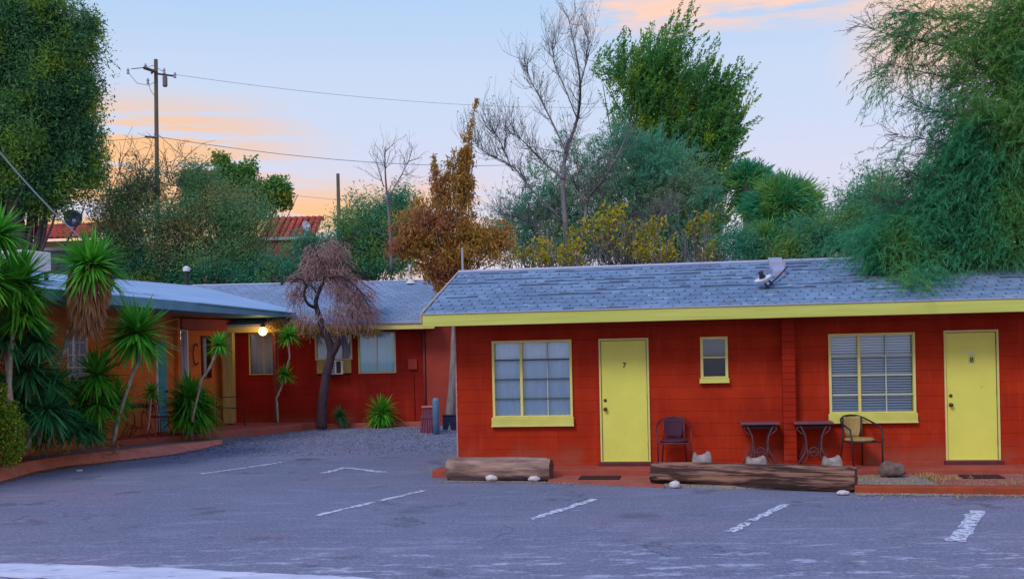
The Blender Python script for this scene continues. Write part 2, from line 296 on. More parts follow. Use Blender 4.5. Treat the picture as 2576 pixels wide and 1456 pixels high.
# asphalt: speckled, streaked, pale worn patches near the road, gravel toward the back
def dmm(t, g):
    n = t.nodes.new('ShaderNodeTexNoise'); n.inputs['Scale'].default_value = 2.2; n.inputs['Detail'].default_value = 6; t.links.new(g.outputs['Object'], n.inputs['Vector']); sc = t.nodes.new('ShaderNodeVectorMath'); sc.operation = 'MULTIPLY_ADD'; sc.inputs[1].default_value = (.6, .6, 0); t.links.new(n.outputs['Color'], sc.inputs[0]); t.links.new(g.outputs['Object'], sc.inputs[2]); return sc.outputs[0]
def asphalt():
    m = bpy.data.materials.new('asphalt_lot'); m.use_nodes = True; t = m.node_tree; b = t.nodes['Principled BSDF']; b.inputs['Roughness'].default_value = .9; b.inputs['Specular IOR Level'].default_value = .3
    g = t.nodes.new('ShaderNodeTexCoord')
    def nz_(sc, st=(1, 1, 1), det=8, r=.65, rot=0):
        mp_ = t.nodes.new('ShaderNodeMapping'); mp_.inputs['Scale'].default_value = st; mp_.inputs['Rotation'].default_value = (0, 0, rot); t.links.new(g.outputs['Object'], mp_.inputs[0])
        n = t.nodes.new('ShaderNodeTexNoise'); n.inputs['Scale'].default_value = sc; n.inputs['Detail'].default_value = det; n.inputs['Roughness'].default_value = r; t.links.new(mp_.outputs[0], n.inputs['Vector']); return n.outputs[0]
    def rg(s, a, bb, lo=0, hi=1):
        n = t.nodes.new('ShaderNodeMapRange'); n.interpolation_type = 'SMOOTHSTEP'; n.inputs[1].default_value = a; n.inputs[2].default_value = bb; n.inputs[3].default_value = lo; n.inputs[4].default_value = hi; t.links.new(s, n.inputs[0]); return n.outputs[0]
    def mu(a, bb, op='MULTIPLY'):
        n = t.nodes.new('ShaderNodeMath'); n.operation = op
        for i, x in enumerate((a, bb)):
            if isinstance(x, (int, float)): n.inputs[i].default_value = x
            else: t.links.new(x, n.inputs[i])
        return n.outputs[0]
    s = t.nodes.new('ShaderNodeSeparateXYZ'); t.links.new(g.outputs['Object'], s.inputs[0])
    c = mixc(rg(nz_(.35), .35, .65), (.145, .16, .235), (.185, .19, .265), t)
    c = mixc(mu(rg(nz_(.22, det=4), .5, .62), .4), c, (.24, .165, .24), t)                       # reddish silt
    c = mixc(mu(rg(nz_(1.3, (.55, 1.8, 1), rot=.25, det=12, r=.75), .50, .66), .5), c, (.29, .31, .43), t)       # swept streaks
    c = mixc(mu(rg(nz_(1.5, (.5, 2, 1), rot=-.1, det=12, r=.75), .53, .66), .7), c, (.125, .13, .21), t)
    near = rg(s.outputs[1], 10.3, 13.2, 1, 0)
    c = mixc(mu(mu(rg(nz_(2.6, (.7, 1.9, 1), rot=.12, det=12, r=.75), .53, .60), near), .8), c, (.50, .51, .66), t)      # worn pale aggregate by the road
    c = mixc(mu(mu(rg(nz_(6, (.5, 2, 1)), .60, .66), rg(s.outputs[1], 12, 19, .8, .1)), .7), c, (.42, .44, .56), t)
    c = mixc(mu(rg(nz_(26, det=3), .48, .66), .55), c, (.34, .35, .46), t)
    c = mixc(mu(rg(nz_(19, det=4), .52, .66), .45), c, (.09, .095, .14), t)
    c = mixc(mu(rg(nz_(.9, det=5), .60, .66), .6), c, (.085, .09, .13), t)
    vs_ = t.nodes.new('ShaderNodeTexVoronoi'); vs_.inputs['Scale'].default_value = .42; t.links.new(dmm(t, g), vs_.inputs['Vector']); c = mixc(mu(rg(vs_.outputs['Distance'], .06, .17, 1, 0), .45), c, (.06, .06, .085), t)
    c = mixc(mu(rg(nz_(60, det=2), .60, .68), .7), c, (.05, .05, .09), t)
    # cracks
    vo = t.nodes.new('ShaderNodeTexVoronoi'); vo.feature = 'DISTANCE_TO_EDGE'; vo.inputs['Scale'].default_value = .55; dm = t.nodes.new('ShaderNodeVectorMath'); dm.operation = 'ADD'
    nn = t.nodes.new('ShaderNodeTexNoise'); nn.inputs['Scale'].default_value = 1.3; nn.inputs['Detail'].default_value = 6; t.links.new(g.outputs['Object'], nn.inputs['Vector']); t.links.new(g.outputs['Object'], dm.inputs[0]); t.links.new(nn.outputs['Color'], dm.inputs[1]); t.links.new(dm.outputs[0], vo.inputs['Vector'])
    c = mixc(mu(rg(vo.outputs['Distance'], .002, .012, 1, 0), mu(rg(nz_(.5), .50, .60), .6)), c, (.06, .06, .09), t)
    # gravel at the back
    gv = rg(mu(s.outputs[1], mu(nz_(.6), 5), 'ADD'), 25.0, 27.5)
    gcol = mixc(rg(nz_(15, det=3), .4, .6), (.13, .145, .225), (.27, .285, .41), t)
    gcol = mixc(mu(rg(nz_(5, det=3), .55, .65), .5), gcol, (.12, .09, .13), t)
    c = mixc(gv, c, gcol, t)
    t.links.new(c, b.inputs['Base Color'])
    bn = t.nodes.new('ShaderNodeBump'); bn.inputs['Strength'].default_value = .5; bn.inputs['Distance'].default_value = .012; t.links.new(mu(nz_(45, det=4), mu(gv, 1, 'ADD')), bn.inputs['Height']); t.links.new(bn.outputs[0], b.inputs['Normal'])
    return m
M['asphalt'] = asphalt()
FO = dict(
    pine=foliage('pine_needles', (.05, .17, .09), (.11, .31, .10), (.20, .36, .05), .45),
    mesq=foliage('mesquite_leaf', (.10, .33, .18), (.25, .43, .15), (.34, .34, .13), .45),
    green=foliage('broadleaf', (.08, .27, .08), (.22, .42, .08), (.32, .38, .06), .45),
    tealb=foliage('teal_bush', (.045, .30, .20), (.11, .40, .22), (.22, .40, .11), .45),
    rust=foliage('rusty_dry', (.34, .18, .04), (.60, .38, .08), (.42, .18, .10), .4),
    ever=foliage('evergreen', (.05, .22, .09), (.16, .42, .07), (.30, .46, .03), .45),
    willow=foliage('willow_teal', (.08, .36, .23), (.19, .50, .32), (.30, .46, .27), .45),
    gold=foliage('gold_leaf', (.50, .46, .03), (.64, .50, .04), (.30, .36, .05), .45),
    palm=foliage('palm_frond', (.03, .29, .16), (.09, .46, .20), (.22, .46, .10), .45),
    tam=foliage('feathery_green', (.04, .26, .13), (.10, .42, .18), (.17, .38, .09), .45, nscale=.5),
    yuc=foliage('yucca_blade', (.04, .30, .03), (.16, .52, .04), None, .35),
    yuc_shaded=foliage('yucca_blade_shaded', (.03, .21, .09), (.08, .36, .11), None, .35),  # darker copy of the blade for yuccas in shade, shade put into the colour
    dead=foliage('dead_blade', (.36, .17, .08), (.56, .33, .18), None, .3),
    shrub=foliage('flower_shrub', (.08, .26, .03), (.28, .42, .04), None, .4),
    petal=foliage('yellow_petal', (.80, .60, .02), (.86, .68, .04)),
    vine=foliage('dry_vine', (.40, .25, .07), (.55, .40, .12)),
    moss=foliage('dry_pod', (.40, .25, .19), (.56, .36, .32)),
)
# ------------------------------------------------------------------ foliage helpers
def unit(v): return v/np.maximum(np.linalg.norm(v, axis=1, keepdims=True), 1e-9)
def leaf_obj(name, P, D, Ls, Ws, m, parent):
    n = len(P); D = unit(D); A = unit(np.cross(D, RNG.normal(size=(n, 3)))); Ls = np.broadcast_to(Ls, (n,))[:, None]; Ws = np.broadcast_to(Ws, (n,))[:, None]
    V = np.empty((n, 4, 3)); V[:, 0] = P-D*Ls*.5; V[:, 1] = P+A*Ws*.5; V[:, 2] = P+D*Ls*.5; V[:, 3] = P-A*Ws*.5
    return np_mesh(name, V.reshape(-1, 3), np.arange(n*4).reshape(n, 4), m, parent)
def ell(blobs, Y, dr=.8):
    """blobs given as photo outline (px,py,rx,ry[,dY,weight]) turned into ellipsoids at their real distance"""
    out_ = []
    for b in blobs:
        dY = b[4] if len(b) > 4 else 0; wgt = b[5] if len(b) > 5 else 1
        c = np.array(at(b[0], b[1], Y+dY)); s = (Y+dY)/F; out_.append((c, np.array((b[2]*s, max(b[2], b[3]*.6)*s*dr, b[3]*s)), wgt*b[2]*b[3]))
    return out_
def inside(E, n, surf=.5, idx=False):
    wt = np.array([e[2] for e in E], float); wt /= wt.sum(); k = RNG.choice(len(E), n, p=wt)
    c = np.array([e[0] for e in E])[k]; r = np.array([e[1] for e in E])[k]
    u = unit(RNG.normal(size=(n, 3))); q = RNG.random((n, 1))**surf
    return (c+u*q*r, u, k) if idx else (c+u*q*r, u)
def clumps(E, nc, per, sig, surf=.45):
    c, u, k = inside(E, nc, surf, True); rm = np.array([min(e[1][0], e[1][2]) for e in E])[k]; s = np.minimum(sig*RNG.uniform(.5, 1.4, nc), .55*rm)[:, None, None]
    P = c[:, None]+np.clip(RNG.normal(size=(nc, per, 3)), -1.7, 1.7)*s; return P.reshape(-1, 3), np.repeat(u, per, 0), c
def limb(mb, a, b, r0, r1, n=7, wig=.12, sag=0, sides=5):
    a, b = Vector(a), Vector(b); d = (b-a).length; pts = []; o = Vector((0, 0, 0))
    for i in range(n+1):
        t = i/n; o += Vector([random.gauss(0, wig*d/n) for _ in range(3)]); pts.append(a.lerp(b, t)+o*(1 if i else 0)+Vector((0, 0, sag*d*4*t*(1-t))))
    mb.tube(pts, [r0+(r1-r0)*(i/n)**.8 for i in range(n+1)], sides, cap=False); return pts
def grow(mb, p, d, ln, r, depth, up=.15, spread=.55, tips=None, kids=3, sides=4, minr=.003):
    d = Vector(d).normalized(); n = 5; pts = [Vector(p)]
    for i in range(n):
        d = (d+Vector([random.gauss(0, .13) for _ in range(3)])+Vector((0, 0, up*.3))).normalized(); pts.append(pts[-1]+d*ln/n)
    r1 = max(r*.45, minr); mb.tube(pts, [r+(r1-r)*i/n for i in range(n+1)], sides if r > .012 else 3, cap=False)
    if tips is not None: tips.append(pts[-1])
    if depth <= 0: return
    for k in range(kids):
        i = random.randint(1, n); q = Vector([random.gauss(0, 1) for _ in range(3)]); dd = (d+q*spread).normalized()
        grow(mb, pts[i], dd, ln*random.uniform(.5, .8), max(r*.5, minr), depth-1, up, spread, tips, kids, sides, minr)
def path(mb, P, r0, r1, Y, dY=None, n=6, sub=3):
    """a limb that passes through photo points at a real distance, smoothed and slightly wandering in depth"""
    pts = []; m = len(P)
    for i, (x, y) in enumerate(P): pts.append(at(x, y, Y+(dY[i] if dY else 0)))
    Q = []
    for i in range(m-1):
        p0, p1, p2, p3 = pts[max(i-1, 0)], pts[i], pts[i+1], pts[min(i+2, m-1)]
        for k in range(sub):
            t = k/sub; Q.append(.5*((2*p1)+(p2-p0)*t+(2*p0-5*p1+4*p2-p3)*t*t+(3*p1-p0-3*p2+p3)*t**3))
    Q.append(pts[-1]); q = len(Q)
    mb.tube(Q, [r0+(r1-r0)*i/(q-1) for i in range(q)], n, cap=True); return Q
def side_twigs(mb, Q, cnt, ln, r, depth, up=.3, spread=.6, start=.25, tips=None, kids=2):
    for _ in range(cnt):
        i = random.randint(int(len(Q)*start), len(Q)-2); t = (Q[i+1]-Q[i]).normalized(); dd = (t+Vector([random.gauss(0, spread) for _ in range(3)])).normalized()
        grow(mb, Q[i], dd, ln*random.uniform(.5, 1.1), r, depth, up, .45, tips, kids)
def tree(name, label, cat, base, E, m, bark, r=.18, nc=260, per=60, sig=.28, leaf=(.10, .05), nl=26, group=None, bias=None, surf=.45, trunk_top=None, wig=.1, jit=1.0, lo=2):
    t = empty(name, base, 0, label, cat, group); b0 = Vector(base)
    P, u, c = clumps(E, nc, per, sig, surf); n = len(P)
    D = RNG.normal(size=(n, 3))*jit+(u*.6 if bias is None else np.array(bias))
    leaf_obj('crown', P-np.array(b0), D, leaf[0]*RNG.uniform(.4, 1.7, n), leaf[1]*RNG.uniform(.5, 1.5, n), m, t)
    mb = MB(); cen = np.average([e[0] for e in E], axis=0, weights=[e[2] for e in E]); top = Vector(trunk_top if trunk_top is not None else cen)-b0
    T = limb(mb, (0, 0, -.1), top, r, r*.45, 8, .06, sides=8)
    for k in range(nl):
        j = RNG.integers(len(c)); tgt = Vector(c[j])-b0; i = random.randint(lo, 7)
        if tgt.z < T[i].z-.5: i = lo
        limb(mb, T[i], tgt, r*.32*(1-.08*i), .012, 6, wig)
    mb.build('trunk', bark, t, smooth=True); return t
def rosette(name, c, Ln, n, m, parent, down=.25, wd=.035, curve=.35, minel=-.5, spread=None):
    """sword leaves, four tapering sections each, folded slightly along the midrib"""
    u = RNG.normal(size=(n*3, 3)); u = unit(u); u = u[u[:, 2] > minel][:n]; n = len(u)
    if spread is not None: u = unit(u*np.array(spread))
    S = unit(np.cross(u, np.array([0, 0, 1.])+RNG.normal(size=(n, 3))*.2)); ln = Ln*RNG.uniform(.6, 1.12, n); cv_ = RNG.uniform(.2, 2.2, n)**1.3
    ts = [0.0, .35, .7, 1.0]; ws = [.6, 1, .7, .04]; V = np.empty((n, 4, 2, 3))
    for i, t in enumerate(ts):
        p = c+u*(ln*t)[:, None]; p[:, 2] -= (ln*curve*cv_*t*t*np.clip(1-np.abs(u[:, 2])*.6, .2, 1)*down*2); q = S*wd*ws[i]*.5
        V[:, i, 0] = p+q; V[:, i, 1] = p-q
    Fc = []
    base = np.arange(n)*8
    for i in range(3): Fc.append(np.stack([base+2*i, base+2*i+1, base+2*i+3, base+2*i+2], 1))
    return np_mesh(name, V.reshape(-1, 3), np.concatenate(Fc), m, parent)
# ================================================================== SETTING
def struct(o): o['kind'] = 'structure'; return o
struct(MB().sheet([(-1500, -200, -.04), (1500, -200, -.04), (1500, 4000, -.04), (-1500, 4000, -.04)]).build('ground', M['dirt']))
def sm(a, b, x):
    t = max(0, min(1, (x-a)/(b-a))); return t*t*(3-2*t)
def gz(x, y): return .11*sm(20, 28.5, y)*sm(2, -3, x)
def grid(name, x0, x1, y0, y1, nx, ny, fz, m):
    V = [(x0+(x1-x0)*i/nx, y0+(y1-y0)*j/ny) for j in range(ny+1) for i in range(nx+1)]; V = [(x, y, fz(x, y)) for x, y in V]
    Fc = [(j*(nx+1)+i, j*(nx+1)+i+1, (j+1)*(nx+1)+i+1, (j+1)*(nx+1)+i) for j in range(ny) for i in range(nx)]
    return np_mesh(name, V, Fc, m, smooth=True)
lot = struct(grid('parking_lot', -14, 16, -4, 30.5, 90, 110, gz, M['asphalt']))
def strip_line(name, a, b, wd, gaps=(), m=None):
    a, b = onz(*a, 0), onz(*b, 0); a.z = 0; b.z = 0; d = (b-a); ln = d.length; d.normalize(); s = Vector((-d.y, d.x, 0)); mb = MB(); n = max(6, int(ln/.12)); e = [[random.gauss(0, .016) for _ in range(n+1)] for _ in (0, 1)]
    for i in range(n):
        t0, t1 = i/n, (i+1)/n
        if any(g0 < (t0+t1)/2 < g1 for g0, g1 in gaps): continue
        q = []
        for t, k, sg in ((t0, i, 1), (t1, i+1, 1), (t1, i+1, -1), (t0, i, -1)):
            p = a+d*ln*t+s*(sg*wd/2+e[0 if sg > 0 else 1][k]); q.append((p.x, p.y, gz(p.x, p.y)+.005))
        mb.sheet(q)
    return mb.build(name, m or M['paintline'], lot)
for a, b, wd, g in [((1068, 1233), (795, 1297), .10, ((.30, .34), (.47, .5))), ((1500, 1255), (1335, 1306), .11, ()), ((1975, 1268), (1835, 1338), .11, ((.62, .66),)), ((2460, 1284), (2405, 1362), .17, ()),
                    ((712, 1163), (505, 1192), .10, ()), ((870, 1176), (810, 1190), .12, ()), ((870, 1176), (967, 1188), .12, ())]:
    strip_line('parking_line', a, b, wd, g)
# pale concrete gutter along the road edge, ragged and running out to the right
gp = [(-700, 1338), (-300, 1380), (0, 1417), (200, 1422), (400, 1428), (640, 1440), (860, 1449), (1100, 1466), (1500, 1500), (2000, 1530)]
gq = [(-700, 1400), (-300, 1432), (0, 1452), (200, 1462), (400, 1475), (640, 1490), (860, 1500), (1100, 1510), (1500, 1530), (2000, 1560)]
GV = []
for P in (gp, gq):
    for i in range(len(P)-1):
        for k in range(8):
            t = k/8; p = onz(P[i][0]+(P[i+1][0]-P[i][0])*t, P[i][1]+(P[i+1][1]-P[i][1])*t, 0); GV.append((p.x, p.y+random.gauss(0, .018), .006))
n = len(GV)//2
struct(np_mesh('concrete_gutter', GV, [(i+1, i, n+i, n+i+1) for i in range(n-1)], M['gutter']))
# ================================================================== MAIN MOTEL WING
PSI = math.radians(9.6); O1 = Vector((-.949, 18.747, 0))
cu = Vector((math.cos(PSI), -math.sin(PSI), 0)); cv = Vector((math.sin(PSI), math.cos(PSI), 0))
def W(u, v, z=0): return O1+cu*u+cv*v+Vector((0, 0, z))
def luv(p): e = Vector(p)-O1; return e.dot(cu), e.dot(cv)
B1 = empty('motel_wing', O1, -PSI, 'long red painted block motel wing with yellow doors seven and eight', 'motel')
UE, ZW = 13.0, 2.62
def wall_holes(name, x0, x1, z0, z1, th, holes, m, parent, yf=0):
    xs = sorted({x0, x1}|{h[0] for h in holes}|{h[1] for h in holes}); zs = sorted({z0, z1}|{h[2] for h in holes}|{h[3] for h in holes}); mb = MB()
    def solid(i, j):
        if not (0 <= i < len(xs)-1 and 0 <= j < len(zs)-1): return False
        x, z = (xs[i]+xs[i+1])/2, (zs[j]+zs[j+1])/2; return not any(h[0] < x < h[1] and h[2] < z < h[3] for h in holes)
    a, b = yf, yf+th
    for i in range(len(xs)-1):
        for j in range(len(zs)-1):
            if not solid(i, j): continue
            X0, X1, Z0, Z1 = xs[i], xs[i+1], zs[j], zs[j+1]
            mb.sheet([(X0, a, Z0), (X1, a, Z0), (X1, a, Z1), (X0, a, Z1)]); mb.sheet([(X0, b, Z0), (X0, b, Z1), (X1, b, Z1), (X1, b, Z0)])
            if not solid(i-1, j): mb.sheet([(X0, a, Z0), (X0, a, Z1), (X0, b, Z1), (X0, b, Z0)])
            if not solid(i+1, j): mb.sheet([(X1, a, Z0), (X1, b, Z0), (X1, b, Z1), (X1, a, Z1)])
            if not solid(i, j-1): mb.sheet([(X0, a, Z0), (X0, b, Z0), (X1, b, Z0), (X1, a, Z0)])
            if not solid(i, j+1): mb.sheet([(X0, a, Z1), (X1, a, Z1), (X1, b, Z1), (X0, b, Z1)])
    import bmesh
    o = mb.build(name, m, parent); bm = bmesh.new(); bm.from_mesh(o.data); bmesh.ops.remove_doubles(bm, verts=bm.verts, dist=1e-5); bmesh.ops.recalc_face_normals(bm, faces=bm.faces); bm.to_mesh(o.data); bm.free(); return o
holes = [(.64, 1.95, .95, 2.2), (2.44, 3.20, .19, 2.18), (4.09, 4.47, 1.54, 2.18), (6.09, 7.37, .95, 2.19), (7.85, 8.60, .19, 2.19)]
wall_holes('wall', 0, UE, -.05, ZW, .2, holes, M['wall'], B1)
sd = MB(); sd.box(.002, .2, .2, 4.4, -.05, ZW); sd.box(UE-.2, UE-.002, .2, 4.4, -.05, ZW); sd.box(.002, UE-.002, 4.4, 4.6, -.05, ZW)
sd.add([(0.05, -.0, ZW-.02), (.05, 4.4, ZW-.02), (.05, 2.2, ZW+.72)], [(0, 1, 2)])
sd.build('side_wall', M['wall'], B1)
# corner edge bead catching dust
MB().box(-.012, .012, -.012, .0, .0, ZW).build('corner_trim', mat('dusty_corner', (.42, .12, .09), .9, (.5, .3, .28), 9), B1)
# roof: ridge v=2.2, eave v=-.7
ZE, ZR, VE, VR = 2.665, 3.535, -.72, 2.2
def roof_pair(parent, u0, u1, ve, vr, ze, zr, name='roof', mt=None, th=.06):
    vb = 2*vr-ve; mb = MB()
    for (va, za, vb_, zb) in ((ve, ze, vr, zr), (vr, zr, vb, ze)):
        mb.add([(u0, va, za-th), (u1, va, za-th), (u1, vb_, zb-th), (u0, vb_, zb-th), (u0, va, za), (u1, va, za), (u1, vb_, zb), (u0, vb_, zb)], [(0, 1, 2, 3), (4, 7, 6, 5), (0, 4, 5, 1), (0, 3, 7, 4), (1, 5, 6, 2), (2, 6, 7, 3)])
    return mb.build(name, mt or M['felt'], parent)
RF = roof_pair(B1, -.38, UE+.4, VE, VR, ZE, ZR)
def shingles(parent, u0, u1, ve, vr, ze, zr, ex, tw, m, miss, gap=.016, seed=1, bias=None, skipf=None):
    r = random.Random(seed); sl = math.hypot(vr-ve, zr-ze); dv, dz = (vr-ve)/sl, (zr-ze)/sl; nv, nzv = -dz, dv
    rows = int(sl/ex); mb = MB(); ex = sl/rows
    run = 0
    for j in range(rows):
        off = (j % 2)*tw*.5 + r.uniform(-.006, .006); u = u0-tw+off; run = 0
        while u < u1:
            if run > 0: run -= 1; gone = True
            else:
                gone = r.random() < miss(j/rows)
                if gone: run = r.randint(1, 7)
            a, b = max(u+gap*.5, u0), min(u+tw-gap*.5, u1); u += tw
            if b-a < .02: continue
            if skipf and skipf((a+b)/2, (j+.5)/rows): continue
            s0, s1 = j*ex, (j+1)*ex+.01
            if gone: s0 += ex*r.uniform(.12, .55)        # torn tab: lower part lost, felt shows
            t0 = .008+r.uniform(0, .003); t1 = .0035
            def P(uu, s, t): return (uu, ve+dv*s+nv*t, ze+dz*s+nzv*t)
            sm_k = s0+(s1-s0)*(.42 if not gone else .0); tm = t0+(t1-t0)*(sm_k-s0)/(s1-s0); h = gap*.5; A, Bq = a-h, b+h
            mb.add([P(a, s0, .001), P(b, s0, .001), P(b, s0, t0), P(a, s0, t0), P(b, sm_k, tm), P(a, sm_k, tm)], [(0, 1, 2, 3), (3, 2, 4, 5), (0, 3, 5), (1, 4, 2)])
            mb.add([P(A, sm_k, tm), P(Bq, sm_k, tm), P(Bq, s1, t1), P(A, s1, t1), P(A, sm_k, .001), P(Bq, sm_k, .001)], [(0, 1, 2, 3), (4, 5, 1, 0)])
    return mb.build('shingles', m, parent)
shingles(RF, -.37, UE+.38, VE, VR, ZE, ZR, .235, .175, M['shingle'], gap=.028, miss= lambda q: .010 if q < .3 else (.04 if q < .6 else .11 if q < .93 else .14), seed=5)
shingles(RF, -.37, UE+.38, 2*VR-VE, VR, ZE, ZR, .235, .35, M['shingle'], lambda q: .01, seed=6)
MB().tube([(-.4, VR, ZR+.012), (UE+.4, VR, ZR+.012)], .035, 8).build('ridge_cap', M['galv'], RF)
MB().box(-.375, UE+.4, VE-.035, VE-.003, ZE-.20, ZE-.005).build('fascia', M['fascia'], B1, bevel=.006)
MB().box(-.375, UE+.4, VE-.05, VE-.001, ZE-.005, ZE+.018).build('drip_edge', M['galv'], B1)
rk = MB()
for a, b, za, zb in ((VE-.03, VR, ZE, ZR), (VR, 2*VR-VE, ZR, ZE)):
    rk.add([(-.42, a, za-.14), (-.42, b, zb-.14), (-.42, b, zb+.02), (-.42, a, za+.02), (-.385, a, za-.14), (-.385, b, zb-.14), (-.385, b, zb+.02), (-.385, a, za+.02)], [(0, 1, 2, 3), (4, 7, 6, 5), (3, 2, 6, 7), (0, 4, 5, 1), (0, 3, 7, 4), (1, 5, 6, 2)])
rk.build('rake_board', mat('faded_rake', (.42, .36, .30), .7, (.34, .28, .26), 5), B1)
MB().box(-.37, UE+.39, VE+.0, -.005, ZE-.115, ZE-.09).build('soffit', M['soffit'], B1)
# brick pier between the rooms
MB().box(5.335, 5.535, -.24, -.002, .12, ZE-.12).build('brick_pier', M['pier'], B1, bevel=.008)
pr_ = MB(); z = .22
while z < 2.45:
    pr_.box(5.332, 5.538, -.243, -.236, z, z+.012); z += .1
pr_.build('mortar_joints', mat('pier_joint', (.28, .02, .012), .9), B1.children[-1])
def window(parent, x0, x1, z0, z1, cols, rows, thick=(), blind='curtain', sill=True, sz=.10, mhz='muntin', mv='muntin2', fw=.04, glass='glass', ysh=0):
    """cols/rows: muntin positions as fractions; thick: a heavy mullion"""
    f = MB(); f.box(x0, x0+fw, -.035+ysh, .09, z0, z1); f.box(x1-fw, x1, -.035+ysh, .09, z0, z1); f.box(x0+fw, x1-fw, -.035+ysh, .09, z1-fw, z1); f.box(x0+fw, x1-fw, -.035+ysh, .09, z0, z0+fw*.6)
    for t in thick: xx = x0+(x1-x0)*t; f.box(xx-.022, xx+.022, -.02+ysh, .088, z0+fw*.6, z1-fw)
    wn = f.build('window', M['trim'], parent, bevel=.004)
    a, b = x0+fw, x1-fw; h = MB()
    for t in rows: zz = z0+(z1-z0)*t; h.box(a, b, .006, .05, zz-.013, zz+.013)
    if rows: h.build('muntin', M[mhz], wn)
    if cols:
        v = MB()
        for t in cols: xx = x0+(x1-x0)*t; v.box(xx-.009, xx+.009, .008, .047, z0+fw*.6, z1-fw)
        v.build('muntin', M[mv], wn)
    MB().sheet([(a, .057, z0+fw*.6), (b, .057, z0+fw*.6), (b, .057, z1-fw), (a, .057, z1-fw)]).build('pane', M[glass], wn)
    if blind == 'slats':
        s = MB(); z = z0+.03
        while z < z1-.05:
            s.add([(a+.01, .068, z), (b-.01, .068, z), (b-.01, .084, z+.028), (a+.01, .084, z+.028)], [(0, 1, 2, 3)]); z += .042
        s.build('blind', M['slat'], wn); MB().box(a, b, .15, .16, z0, z1).build('room_behind', mat('blue_dim_room', (.06, .14, .28), .9), wn)
    elif blind == 'none': MB().box(a, b, .15, .16, z0, z1).build('room_behind', mat('grey_dim_room', (.05, .075, .10), .9), wn)
    else:
        n = 60; V = []; 
        for i in range(n+1):
            xx = a+(b-a)*i/n; yy = .080+.008*math.sin(i*1.15)+.004*math.sin(i*2.7); V += [(xx, yy, z0), (xx, yy, z1)]
        np_mesh('curtain', V, [(2*i, 2*i+2, 2*i+3, 2*i+1) for i in range(n)], M[blind], wn, True)
    if sill: MB().box(x0-.02, x1+.015, -.075, -.002, z0-sz*1.55, z0-.002).build('sill', M['yellow'], wn, bevel=.01); MB().box(x0-.024, x1+.019, -.082, -.074, z0-sz*1.55, z0-sz*1.3).build('sill', M['trim'], wn)
    return wn
window(B1, .622, 1.965, .94, 2.215, [.69], [.235, .49, .745], [.365])
window(B1, 6.07, 7.39, .94, 2.205, [.665], [.23, .475, .715], [.355], blind='slats', mhz='muntin2')
window(B1, 4.06, 4.5, 1.535, 2.205, [], [.5], [], blind='none', sz=.05, fw=.045, mhz='trim', glass='glassd')
def glyph(ch, size, loc, m, parent, name='door_number'):
    cd = bpy.data.curves.new('t', 'FONT'); cd.body = ch; cd.size = size; cd.extrude = .004; cd.align_x = 'CENTER'; cd.offset = size*.015
    o = bpy.data.objects.new('t', cd); COL.objects.link(o); bpy.context.view_layer.update()
    me = bpy.data.meshes.new_from_object(o.evaluated_get(bpy.context.evaluated_depsgraph_get())); bpy.data.objects.remove(o)
    me.materials.clear(); me.materials.append(m); q = bpy.data.objects.new(name, me); COL.objects.link(q); q.parent = parent; q.location = loc; q.rotation_euler = (PI/2, 0, 0); return q
def door(parent, x0, x1, z0, z1, num, sticker=False):
    d = MB().box(x0+.03, x1-.035, -.004, .05, z0+.012, z1-.035).build('door', M['doory'], parent, bevel=.004); d['label'] = 'yellow door with a dark number '+num
    f = MB(); f.box(x0, x0+.028, -.035, .08, z0, z1); f.box(x1-.033, x1, -.03, .08, z0, z1); f.box(x0+.028, x1-.033, -.035, .08, z1-.033, z1); f.box(x0+.028, x1-.033, -.02, .08, z0, z0+.012); f.build('door_frame', M['trim'], d, bevel=.003)
    gp_ = MB(); gp_.box(x0+.0282, x0+.036, -.006, -.0045, z0+.012, z1-.034).box(x1-.042, x1-.0335, -.006, -.0045, z0+.012, z1-.034).box(x0+.036, x1-.042, -.006, -.0045, z1-.042, z1-.0335); gp_.build('weather_shadow_gap', M['num'], d)  # dark strips: weather seal plus the painted shadow gap between leaf and frame
    for hz_ in (.22, 1.0, 1.78): MB().tube([(x1-.036, -.012, z0+hz_), (x1-.036, -.012, z0+hz_+.09)], .008, 8).build('hinge', M['brass'], d)
    MB().box(x0-.03, x1+.03, -.10, -.002, z0-.07, z0-.005).build('threshold', M['darkred'], d, bevel=.006)
    for zz, nm, r in ((1.2, 'deadbolt', .026), (1.055, 'door_knob', .032)):
        MB().lathe([(r*.9, 0), (r, -.008), (r*.5, -.012), (r*.45, -.03), (r*.95, -.042), (r*.9, -.06), (r*.3, -.07)] if nm == 'door_knob' else [(r, 0), (r, -.012), (r*.7, -.022), (r*.3, -.024)], 14, (x0+.09, -.004, zz), 'y').build(nm, M['brass'], d, smooth=True)
    xn = x0+(x1-x0)*.51
    glyph(num, .115, (xn, -.009, 1.735 if not sticker else 1.715), M['num'], d)
    if sticker:
        s = MB()
        for i in range(5): s.box(xn-.075+i*.03, xn-.05+i*.03, -.0075, -.0045, 1.855+random.uniform(-.004, .004), 1.895+random.uniform(-.008, .006))
        s.build('faded_sticker', M['sticker'], d)
        MB().box(xn-.055, xn+.055, -.0055, -.0042, 1.69, 1.84).build('number_plate', M['yellow'], d)
    return d
door(B1, 2.412, 3.228, .19, 2.212, '7')
door(B1, 7.82, 8.63, .19, 2.218, '8', True)
